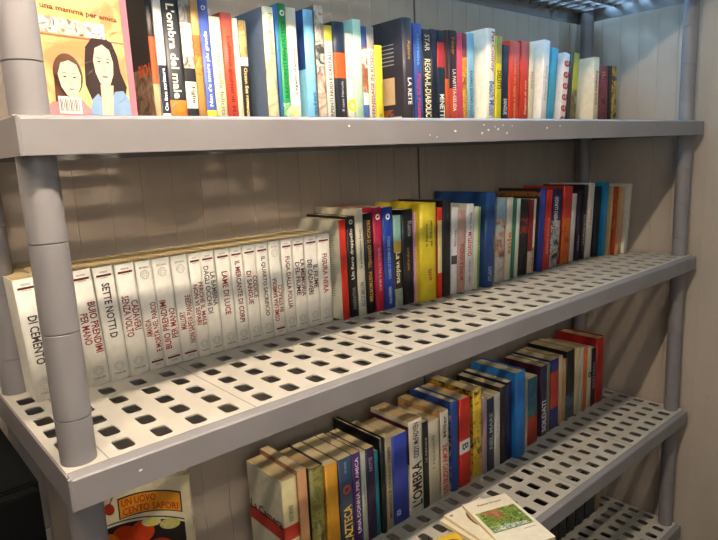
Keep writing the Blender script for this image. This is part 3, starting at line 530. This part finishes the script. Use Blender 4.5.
def make_post(x, y, z0, z1, rings):
    bm = bmesh.new(); R = .0204; seg = 32
    prof = [(R, z0)]
    for zr in rings:
        prof += [(R, zr - .0010), (R * .95, zr - .0004), (R * .95, zr + .0002), (R * 1.012, zr + .0012), (R * 1.012, zr + .0016)]
    prof += [(R, z1)]
    rows = []
    for rr, zz in prof:
        rows.append([bm.verts.new((x + rr * cos(2 * pi * i / seg), y + rr * sin(2 * pi * i / seg), zz - UZ)) for i in range(seg)])
    for a in range(len(rows) - 1):
        for i in range(seg):
            bm.faces.new((rows[a][i], rows[a][(i + 1) % seg], rows[a + 1][(i + 1) % seg], rows[a + 1][i]))
    bm.faces.new(rows[0]); bm.faces.new(rows[-1])
    o = link('post', bm, PLASTIC, unit)
    for p in o.data.polygons: p.use_smooth = len(p.vertices) == 4
    o.data.set_sharp_from_angle(angle=radians(24))
    return o
for fx, fz in ((.634, .3684), (.8201, .3877), (.7624, .3880), (.8045, .3805), (.8488, .3858), (.7563, .3737), (.8327, .3729), (.97, .3815), (.4403, .387), (.6166, .3719), (1.0191, .3853), (.681, .3779), (.0811, -.0212), (.796, .3845), (.775, .379)):
    bm = bmesh.new(); rr = random.uniform(.0015, .0036); k = random.randint(5, 8)
    q = [bm.verts.new((fx + rr * random.uniform(.5, 1.3) * cos(2 * pi * i / k), -.0002, fz - UZ + rr * random.uniform(.3, .8) * sin(2 * pi * i / k))) for i in range(k)]
    bm.faces.new(q); link('paint_fleck', bm, plain('e0dcd4', .7), unit)
order = ['D', 'C', 'B', 'A', 'top']
FLOOR = DECK['D'] - .14
for (px, py) in ((.0239, .0412), (LEN - .0239, .0412), (.0239, DEP - .0412), (LEN - .0239, DEP - .0412)):
    for a, c in zip(order, order[1:]):
        make_post(px, py, DECK[a] + .0002, DECK[c] - .0050, [z for z in [DECK[a] + .056 + .1035 * i for i in range(5)] if z < DECK[c] - .06])
    make_post(px, py, FLOOR, DECK['D'] - .0050, [FLOOR + .03])

# ------------------------------------------------------------------ flat-facing covers
def frame_fn(o_pt, ux, n):
    """returns P(u, v, d): u along ux, v up, d out of the face"""
    return None

# plastic-wrapped box with a two-person cover, top row, left end
ang = radians(21); wW, wH, wT = .165, .235, .022
dv = thing('gift_box_book', 'plastic-wrapped boxed book with two dark-haired women pictured on orange cover, first on top row', 'book', 'books on the top row',
           (.2 - wW * cos(ang), .185 - wW * sin(ang), DECK['A'] + .0003), (0, 0, ang))
box('cover', (0, wW, 0, wT, 0, wH), art('d88a5c', 'f0c080', 'e09a4c', scale=14), dv, bev=.0008)
def on(parent, name, pts, col, lay=1, rough=.4): return flat(name, [(x, -.0003 * lay, z) for x, z in pts][::1], plain(col, rough) if isinstance(col, str) else col, parent, th=-.0002)
def ell(cx, cz, rx, rz, n=24, a0=0, a1=2 * pi): return [(cx + rx * cos(a0 + (a1 - a0) * i / n), cz + rz * sin(a0 + (a1 - a0) * i / n)) for i in range(n)]
on(dv, 'pink_border', [(wW - .012, .0005), (wW - .0005, .0005), (wW - .0005, wH - .002), (wW - .012, wH - .002)], 'b8707c')
# left figure: long brown hair, pink top
on(dv, 'pictured_hair', ell(.0575, .060, .0215, .0265), '5a3a2c', 2)
on(dv, 'pictured_hair', [(.037, .06), (.034, .01), (.052, .008), (.06, .06)], '5a3a2c', 2)
on(dv, 'pictured_clothing', [(.012, .001), (.088, .001), (.086, .018), (.074, .03), (.056, .026), (.03, .026), (.018, .014)], 'd87c80', 3)
on(dv, 'pictured_face', [(.042, .06), (.045, .045), (.052, .035), (.059, .032), (.067, .036), (.0735, .047), (.0755, .06), (.071, .0735), (.06, .078), (.048, .074)], 'f0c4a4', 4)
for ex in (.0515, .0655):
    on(dv, 'pictured_eye', ell(ex, .0575, .0026, .0011, 10), '4a3024', 5); on(dv, 'pictured_brow', [(ex - .0035, .0612), (ex + .0035, .0618), (ex + .003, .0628), (ex - .003, .0622)], '7a5440', 5)
on(dv, 'pictured_nose', [(.0575, .0475), (.0605, .0475), (.0595, .0555)], 'd8a080', 5)
on(dv, 'pictured_mouth', ell(.059, .0425, .0042, .0011, 10), 'c0686a', 5)
# right figure: wavy black hair, denim jacket
on(dv, 'pictured_hair', [(.084, .075), (.088, .098), (.1, .111), (.117, .115), (.132, .108), (.139, .092), (.142, .07), (.15, .052), (.146, .038), (.09, .03), (.082, .05)], '30221f', 2)
on(dv, 'pictured_clothing', [(.08, .001), (.152, .001), (.152, .034), (.142, .046), (.128, .044), (.12, .03), (.108, .03), (.1, .04), (.09, .032)], '7c98ba', 3)
on(dv, 'pictured_clothing', [(.103, .001), (.119, .001), (.126, .052), (.105, .052)], 'e4b49c', 4)
on(dv, 'pictured_face', [(.0975, .082), (.0995, .066), (.105, .054), (.1125, .0485), (.121, .053), (.1275, .066), (.1295, .082), (.125, .098), (.114, .104), (.102, .098)], 'f2caa8', 5)
for ex in (.1065, .1205):
    on(dv, 'pictured_eye', ell(ex, .0815, .0027, .0011, 10), '3a281f', 6); on(dv, 'pictured_brow', [(ex - .0038, .0855), (ex + .0038, .0855), (ex + .003, .0868), (ex - .003, .0868)], '4a342a', 6)
on(dv, 'pictured_nose', [(.1115, .0695), (.1155, .0695), (.1138, .079)], 'd8a484', 6)
on(dv, 'pictured_mouth', ell(.1135, .0625, .0055, .0014, 10), 'c05c5c', 6)
# strip of small photographs and the title line
on(dv, 'dark_strip', [(.02, .105), (.152, .109), (.152, .111), (.02, .107)], '9c6a4c', 1)
for i, cc in enumerate((('9c8478', 'e8dcd0', '6c5450'), ('b89484', 'e4d4c4', '7a5c50'), ('f0e8e0', 'd8ccc4', '8c746c'))):
    x_ = .022 + i * .034; z_ = .1085 + i * .001
    on(dv, 'small_photograph', [(x_, z_), (x_ + .032, z_ + .001), (x_ + .032, z_ + .02), (x_, z_ + .019)], art(*cc, scale=90), 2)
lettering('una mamma per amica', .115, .0085, lambda u, v: (.030 + u, -.0007, .139 + v), plain('6a4424'), dv)
on(dv, 'price_sticker', [(.038, .012), (.071, .012), (.071, .033), (.038, .033)], 'e0dcd4', 6)
bm = bmesh.new()
for i in range(12): add_box(bm, .040 + i * .0024, .040 + i * .0024 + (.0008 if i % 3 else .0014), -.0024, -.0020, .015, .030)
link('barcode', bm, plain('6a6664'), dv)
lettering('storie di una famiglia', .06, .006, lambda u, v: (.028 + u, -.0007, .096 + v), plain('d09a60'), dv, 'small_lettering')
# wrap creases: thin glossy ridges of clear film
FILM, nt, b = newmat('clear_film'); b.inputs['Roughness'].default_value = .12; b.inputs['Base Color'].default_value = (.95, .95, .95, 1)
b.inputs['Transmission Weight'].default_value = .75; b.inputs['IOR'].default_value = 1.3; b.inputs['Specular IOR Level'].default_value = .9
bm = bmesh.new()
for i in range(22):
    cx, cz = .085 + random.random() * .06, .03 + random.random() * .13; a = radians(random.uniform(5, 50)); l = random.uniform(.01, .035); hw = random.uniform(.0003, .0007)
    d = Vector((cos(a), 0, sin(a))); pp = Vector((-sin(a), 0, cos(a))) * hw; c0 = Vector((cx, -.0026, cz))
    q = [bm.verts.new(c0 - d * l / 2), bm.verts.new(c0 + pp), bm.verts.new(c0 + d * l / 2), bm.verts.new(c0 - pp)]; top_ = bm.verts.new(c0 + Vector((0, -.0012, 0)))
    for k in range(4): bm.faces.new((q[k], q[(k + 1) % 4], top_))
link('film_creases', bm, FILM, dv)

# digits on the cover of the thick black book: built as its own part of that book
for o in [o for o in C.objects if o.get('label', '').startswith('thick black and tan paperback')]:
    lettering('BIO1', .043, .019, lambda u, v: (-.0006, .049 - u, .088 + v), plain('ff6a30', .5), o)
for o in [o for o in C.objects if o.get('label', '').startswith('large charcoal hardback')]:
    bm = bmesh.new(); add_box(bm, -.0006, -.0001, .03, .085, .045, .1); link('pale_panel', bm, plain('c8ac84'), o)
    bm = bmesh.new(); add_box(bm, -.0006, -.0001, .012, .05, .004, .02); link('barcode_label', bm, plain('dcd8cc'), o)
    bm = bmesh.new()
    for i in range(6): add_box(bm, -.0006, -.0001, .03, .09, .125 + i * .008, .127 + i * .008)
    link('small_print', bm, plain('a8a8a4'), o)
    bm = bmesh.new(); add_box(bm, -.0006, -.0001, .035, .1, .008, .035); link('cover_picture', bm, art('32303a', 'a85c30', '32303a'), o)
for o in [o for o in C.objects if o.get('label', '').startswith('thick cream hardback')]:
    lettering('PAT', .07, .03, lambda u, v: (-.0006, .10 - v, .16 - u), plain('e08c40', .5), o)
    lettering('romanzo', .09, .018, lambda u, v: (-.0006, .05 - v, .13 - u), plain('e08c40', .5), o)
for o in [o for o in C.objects if o.get('label', '').startswith('tall grey-white covered')]:
    bm = bmesh.new()
    for i in range(26): add_box(bm, -.0005, -.0001, .02, .13 - random.random() * .03, .05 + i * .0052, .0512 + i * .0052)
    link('blurb_print', bm, plain('9c9a90'), o)
for o in [o for o in C.objects if o.get('label', '').startswith('white paperback with red band')]:
    lettering('La Camera', .118, .02, lambda u, v: (-.0006, .124 - u, .131 + v), plain('1c1814', .5), o)

# cookbook standing against the wall on the lower shelf
cw, ch, ct = .2, .292, .018; ca = radians(-32)
ck = thing('cookbook', 'large cream cookbook facing out, titled Un uovo cento sapori, left end of the lower shelf', 'book', 'books on the lower shelf',
           (.25 - cw * cos(ca), .268 - cw * sin(ca), DECK['C'] + .0004), (radians(-3), 0, ca))
box('cover', (0, cw, 0, ct, 0, ch), plain('d8ccaa', .35), ck, bev=.0008)
def arc_band(x0, x1, zb, zt, rise, n=14):
    lo = []; hi = []
    for i in range(n + 1):
        f = i / n; x = x0 + (x1 - x0) * f; r_ = rise * (1 - (2 * f - 1) ** 2); lo.append((x, zb + r_)); hi.append((x, zt + r_))
    return lo + hi[::-1]
on(ck, 'title_frame', arc_band(.0735, .184, .222, .262, .009), '23282c', 1)
on(ck, 'title_panel', arc_band(.076, .1815, .2245, .2595, .009), 'd88c24', 2)
def arcx(x0, w_, z0, rise):
    def f(u, v):
        x = x0 + u; t_ = (x - .074) / .11; return (x, -.0011, z0 + v + rise * (1 - (2 * t_ - 1) ** 2))
    return f
lettering('UN UOVO', .06, .0135, arcx(.080, .07, .250, .009), plain('a83414'), ck)
lettering('CENTO SAPORI', .096, .0135, arcx(.081, .1, .233, .009), plain('a83414'), ck)
on(ck, 'blue_arch', arc_band(.035, .186, .207, .2095, .014), '2c4458', 1)
on(ck, 'food_picture', arc_band(.035, .186, .012, .203, .014), '1c1416', 1)
for i, (x, z, rx, rz, c_) in enumerate(((.082, .190, .024, .02, 'b83818'), (.112, .196, .02, .02, 'c03c20'), (.055, .18, .016, .018, 'c86a24'), (.128, .212, .017, .009, 'c8c0a0'), (.160, .204, .018, .010, 'b8b090'), (.08, .14, .036, .03, 'a83018'), (.14, .15, .03, .03, '8c2c1c'), (.11, .08, .05, .04, 'c88428'))):
    on(ck, 'pictured_food', ell(x, z, rx, rz), art(c_, c_[:4] + '08', c_), 2 + i)
on(ck, 'berry_emblem', ell(.0585, .244, .009, .011), 'a02c1c', 1)
on(ck, 'berry_emblem', [(.058, .252), (.060, .252), (.069, .270), (.067, .271)], '6a3020', 1)

# booklets lying on the lower shelf
def booklet(name, corner, yaw, w_, l_, z0, th, label, col):
    """corner = back-left corner; w_ along yaw, l_ towards the viewer"""
    o = thing(name, label, 'booklet', 'booklets lying on the lower shelf', (corner[0], corner[1], z0), (0, 0, yaw))
    box('cover', (0, w_, -l_, 0, 0, .0006), plain(col, .35), o); box('page_block', (.0006, w_ - .0006, -l_ + .0006, -.0006, .0007, th - .0007), paper('d8c8a0'), o)
    box('cover', (0, w_, -l_, 0, th - .0006, th), plain(col, .35), o)
    return o
def ontop(o, name, pts, m, z): return flat(name, [(x, y, z) for x, y in pts], m, o, th=-.0002)
zc = DECK['C']
b4 = booklet('booklet', (.668, .135), radians(-14), .12, .17, zc + .0004, .0075, 'yellow booklet with dark ring, bottom of the lying stack', 'e0b830')
rg = bmesh.new()
for i in range(24):
    q = []
    for (rr, aa) in ((.028, i), (.028, i + 1), (.021, i + 1), (.021, i)):
        q.append(rg.verts.new((.088 + rr * cos(2 * pi * aa / 24), -.045 + rr * sin(2 * pi * aa / 24), .0078)))
    rg.faces.new(q)
link('dark_ring', rg, plain('2c2418'), b4)
b3 = booklet('booklet', (.784, .15), radians(-3), .115, .172, zc + .0083, .0075, 'cream booklet under the oval-picture one, third from top of stack', 'e4d8bc')
b2 = booklet('booklet', (.796, .147), radians(-6), .117, .178, zc + .0162, .0082, 'cream booklet with oval food picture, second in stack', 'e6dcc4')
ontop(b2, 'oval_picture', [(.066 + .034 * cos(t_ * pi / 14), -.062 + .048 * sin(t_ * pi / 14)) for t_ in range(28)], plain('5c3c20'), .0084)
ontop(b2, 'oval_picture', [(.066 + .030 * cos(t_ * pi / 14), -.064 + .040 * sin(t_ * pi / 14)) for t_ in range(28)], art('8c4c1c', 'd89c34', 'f0d080', scale=60), .0087)
ontop(b2, 'small_emblem', [(.012 + .005 * cos(t_ * pi / 6), -.012 + .004 * sin(t_ * pi / 6)) for t_ in range(12)], plain('8c8478'), .0084)
b1 = booklet('booklet', (.847, .136), radians(-20.5), .118, .186, zc + .0248, .0085, 'cream booklet with green garden picture on cover, topmost of the lying stack', 'ece2cc')
ontop(b1, 'garden_picture', [(.008, -.046), (.110, -.046), (.110, -.124), (.008, -.124)], art('2c4418', '8ca048', '4c6424', 'a8b86c', scale=55), .0087)
ontop(b1, 'terracotta_patch', [(.018, -.049), (.062, -.049), (.064, -.070), (.054, -.088), (.044, -.076)], art('a8704c', 'b8805c', '8c5c3c'), .0090)
ontop(b1, 'white_flowers', [(.012, -.112), (.05, -.104), (.1, -.112), (.1, -.121), (.012, -.121)], art('e0e0dc', '5c7c48', 'd8d8d8', scale=90), .0090)
lettering('Piante Grasse', .062, .0065, lambda u, v: (.03 + u, -.020 + v, .0088), plain('4c443c'), b1)
lettering('GIARDINO', .03, .004, lambda u, v: (.075 + u, -.135 + v, .0088), plain('7c7468'), b1, 'small_lettering')

# ------------------------------------------------------------------ room
WALL, nt, b = newmat('painted_boards')
tc = nt.nodes.new('ShaderNodeTexCoord'); n1 = nt.nodes.new('ShaderNodeTexNoise'); n1.inputs['Scale'].default_value = 3.5; n1.inputs['Detail'].default_value = 9; n1.inputs['Roughness'].default_value = .65
mp = nt.nodes.new('ShaderNodeMapping'); mp.inputs['Scale'].default_value = (1, 1, .45)
r = nt.nodes.new('ShaderNodeValToRGB'); r.color_ramp.elements[0].position = .25; r.color_ramp.elements[1].position = .7
r.color_ramp.elements[0].color = lin('9c9084'); r.color_ramp.elements[1].color = lin('b3a698')
n3 = nt.nodes.new('ShaderNodeTexNoise'); n3.inputs['Scale'].default_value = 28; n3.inputs['Detail'].default_value = 4
r3 = nt.nodes.new('ShaderNodeValToRGB'); r3.color_ramp.elements[0].position = .19; r3.color_ramp.elements[1].position = .25
r3.color_ramp.elements[0].color = (.35, .33, .3, 1); r3.color_ramp.elements[1].color = (1, 1, 1, 1)
mx = nt.nodes.new('ShaderNodeMix'); mx.data_type = 'RGBA'; mx.blend_type = 'MULTIPLY'; mx.inputs['Factor'].default_value = .8
for a_, b_ in ((tc.outputs['Object'], mp.inputs['Vector']), (mp.outputs['Vector'], n1.inputs['Vector']), (n1.outputs['Fac'], r.inputs['Fac']), (tc.outputs['Object'], n3.inputs['Vector']),
               (n3.outputs['Fac'], r3.inputs['Fac']), (r.outputs['Color'], mx.inputs['A']), (r3.outputs['Color'], mx.inputs['B']), (mx.outputs['Result'], b.inputs['Base Color'])): nt.links.new(a_, b_)
b.inputs['Roughness'].default_value = .55
WY, WX, CEIL = .418, 1.822, 1.30
FRONT, LEFT = -2.4, -1.3
def boarded(name, a, bb, z0, z1, nrm, start, pitch=.0595):
    """wall of narrow boards between a and bb (2D points) with V-grooves; nrm points into the room"""
    a, bb, nrm = Vector(a), Vector(bb), Vector(nrm); d = (bb - a); Ln = d.length; d.normalize()
    pts = [(0, 0)]; s = start
    while s < Ln - .002:
        pts += [(s - .0010, 0), (s - .0004, -.0008), (s + .0004, -.0008), (s + .0010, 0)]; s += pitch
    pts.append((Ln, 0))
    bm = bmesh.new()
    P = [a + d * u + nrm * h for u, h in pts]; Q = [a + d * u - nrm * .02 for u, h in pts]
    lo = [bm.verts.new((p.x, p.y, z0)) for p in P]; hi = [bm.verts.new((p.x, p.y, z1)) for p in P]
    for i in range(len(P) - 1): bm.faces.new((lo[i], lo[i + 1], hi[i + 1], hi[i]))
    q = [bm.verts.new((c.x, c.y, z)) for c, z in ((Q[0], z0), (Q[-1], z0), (Q[-1], z1), (Q[0], z1))]
    bm.faces.new(q); bm.faces.new([q[0], q[3], hi[0], lo[0]]); bm.faces.new([q[1], q[2], hi[-1], lo[-1]])
    bm.faces.new([q[0], q[1]] + lo[::-1]); bm.faces.new([q[3], q[2]] + hi[::-1])
    return struct(link(name, bm, WALL))
WIN0, WIN1 = .800, 1.16
boarded('wall_back', (LEFT, WY), (WX, WY), FLOOR, WIN0, (0, -1), .0378)
boarded('wall_right', (WX, WY), (WX, -.005), FLOOR, WIN0, (-1, 0), .03)
struct(box('wall_right', (WX + .0, WX + .02, FRONT, -.0052, FLOOR, CEIL), WALL))
struct(box('wall_back', (LEFT, WX, WY, WY + .02, WIN1, CEIL), WALL)); struct(box('wall_back', (LEFT, .0, WY, WY + .02, WIN0, WIN1), WALL))
struct(box('wall_right', (WX, WX + .02, -.005, WY, WIN1, CEIL), WALL))
struct(box('floor', (LEFT, WX, FRONT, WY, FLOOR - .03, FLOOR), plain('3c3834', .6, scale=6)))
struct(box('ceiling', (LEFT, WX, FRONT, WY, CEIL, CEIL + .02), plain('b8b4ac', .8, scale=4)))
struct(box('wall_left', (LEFT - .02, LEFT, FRONT, WY, FLOOR, CEIL), plain('4a4640', .8, scale=5)))
struct(box('wall_front', (LEFT, WX, FRONT - .02, FRONT, FLOOR, CEIL), plain('6c665c', .8, scale=5)))
# high windows above the top shelf letting in cold daylight
PANE, nt, b = newmat('bright_window_pane')
b.inputs['Base Color'].default_value = (.3, .5, .6, 1); b.inputs['Emission Color'].default_value = (.36, .66, 1.0, 1); b.inputs['Emission Strength'].default_value = WIN_E = 30.0
TRIM = plain('8c8a86', .5)
PANE2 = PANE.copy(); PANE2.node_tree.nodes['Principled BSDF'].inputs['Emission Strength'].default_value = 8.0
def window(name, b0, frame_boxes, PANE=PANE):
    w_ = struct(thing(name, 'high window letting in cold daylight', 'window')); del w_['label']; del w_['category']
    box('pane', b0, PANE, w_)
    bm = bmesh.new()
    for f in frame_boxes: add_box(bm, *f)
    link('window_frame', bm, TRIM, w_)
window('window_1', (.02, WX - .02, WY + .012, WY + .018, WIN0 + .01, WIN1 - .01), [(.0, WX, WY + .002, WY + .02, WIN0, WIN0 + .012), (.0, WX, WY + .002, WY + .02, WIN1 - .012, WIN1), (.6, .615, WY + .002, WY + .02, WIN0, WIN1), (.0, .015, WY + .002, WY + .02, WIN0, WIN1), (WX - .016, WX, WY + .002, WY + .02, WIN0, WIN1), (1.18, 1.195, WY + .002, WY + .02, WIN0, WIN1)])
window('window_2', (WX + .012, WX + .018, .01, WY - .01, WIN0 + .01, WIN1 - .01), [(WX + .002, WX + .02, -.005, WY, WIN0, WIN0 + .012), (WX + .002, WX + .02, -.005, WY, WIN1 - .012, WIN1), (WX + .002, WX + .02, -.005, .01, WIN0, WIN1), (WX + .002, WX + .02, WY - .014, WY, WIN0, WIN1)], PANE2)

struct(box('trim_1', (1.028, 1.032, WY - .0022, WY - .0001, FLOOR, WIN0), plain('5c564e', .8)))
# dark cabinet left of the shelving
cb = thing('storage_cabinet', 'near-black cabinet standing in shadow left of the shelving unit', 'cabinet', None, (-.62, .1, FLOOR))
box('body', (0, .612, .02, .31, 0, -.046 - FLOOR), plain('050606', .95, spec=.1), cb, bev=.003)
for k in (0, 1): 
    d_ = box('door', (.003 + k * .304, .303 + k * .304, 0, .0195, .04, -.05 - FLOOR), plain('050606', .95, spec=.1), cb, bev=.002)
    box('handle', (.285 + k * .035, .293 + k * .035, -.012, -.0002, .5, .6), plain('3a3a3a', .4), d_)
# folded scrap of brown card tucked behind the left posts
bm = bmesh.new()
add_box(bm, .03, .085, WY - .0036, WY - .0018, .172, .196); add_box(bm, .05, .10, WY - .0019, WY - .0001, .160, .184)
tag(link('cardboard_scrap', bm, plain('9a8664', .9)), 'folded scrap of brown card on wall behind the left posts', 'cardboard')

# ------------------------------------------------------------------ ceiling tube lamp
WARM = (1.0, .83, .63)
lampx, lampl = .05, 1.1
tl = thing('tube_lamp', 'fluorescent tube lamp hung above the shelf front, outside the frame', 'lamp', None, (lampx, -.38, 1.0))
GLOW, nt, b = newmat('lamp_tube'); b.inputs['Emission Color'].default_value = (*WARM, 1); b.inputs['Emission Strength'].default_value = TUBE_E = 215
bm = bmesh.new(); seg = 16
for xa, xb in ((-lampl / 2, lampl / 2),):
    A = [bm.verts.new((xa, .013 * cos(2 * pi * i / seg), .013 * sin(2 * pi * i / seg))) for i in range(seg)]
    B = [bm.verts.new((xb, .013 * cos(2 * pi * i / seg), .013 * sin(2 * pi * i / seg))) for i in range(seg)]
    for i in range(seg): bm.faces.new((A[i], A[(i + 1) % seg], B[(i + 1) % seg], B[i]))
    bm.faces.new(A); bm.faces.new(B)
link('tube', bm, GLOW, tl)
box('housing', (-lampl / 2 - .03, lampl / 2 + .03, -.03, .03, .018, .05), plain('d8d8d4', .4), tl, bev=.004)
for s in (-1, 1):
    box('end_cap', tuple(sorted((s * lampl / 2 + s * .0005, s * (lampl / 2 + .02)))) + (-.016, .016, -.016, .0175), plain('d8d8d4', .4), tl)
    box('hanger', (s * .4 - .004, s * .4 + .004, -.004, .004, .0505, CEIL - 1.0), plain('8c8c8c', .4), tl)
# added warm fill light behind the camera, unseen, brightening the spines from the front
ld = bpy.data.lights.new('fill_light', 'AREA'); ld.shape = 'RECTANGLE'; ld.size = .9; ld.size_y = .9; ld.energy = FILL_W = 6.5; ld.color = (1.0, .9, .78)
lo_ = bpy.data.objects.new('fill_light', ld); C.objects.link(lo_); lo_.location = (-.35, -1.6, .55); lo_.rotation_euler = (radians(82), 0, radians(-14))

w = bpy.data.worlds.new('World'); bpy.context.scene.world = w; w.use_nodes = True
w.node_tree.nodes['Background'].inputs['Color'].default_value = (.5, .6, .7, 1); w.node_tree.nodes['Background'].inputs['Strength'].default_value = .3

# ------------------------------------------------------------------ camera
cam = bpy.data.cameras.new('camera'); co = bpy.data.objects.new('camera', cam); C.objects.link(co)
cam.sensor_width = 36; cam.lens = 30.306; cam.clip_start = .01
Rm = Matrix([[0.751442, -0.658208, -0.045792], [-0.15568, -0.109433, -0.981727], [0.64117, 0.74484, -0.184702]])
M = Matrix((Rm[0], -Rm[1], -Rm[2])).transposed().to_4x4()
M.translation = Vector((-0.1539, -0.6977, 0.3424))
co.matrix_world = M
sc = bpy.context.scene; sc.camera = co
sc.view_settings.view_transform = 'Standard'; sc.view_settings.look = 'None'; sc.view_settings.gamma = 1
sc.view_settings.use_curve_mapping = False; sc.view_settings.exposure = .52
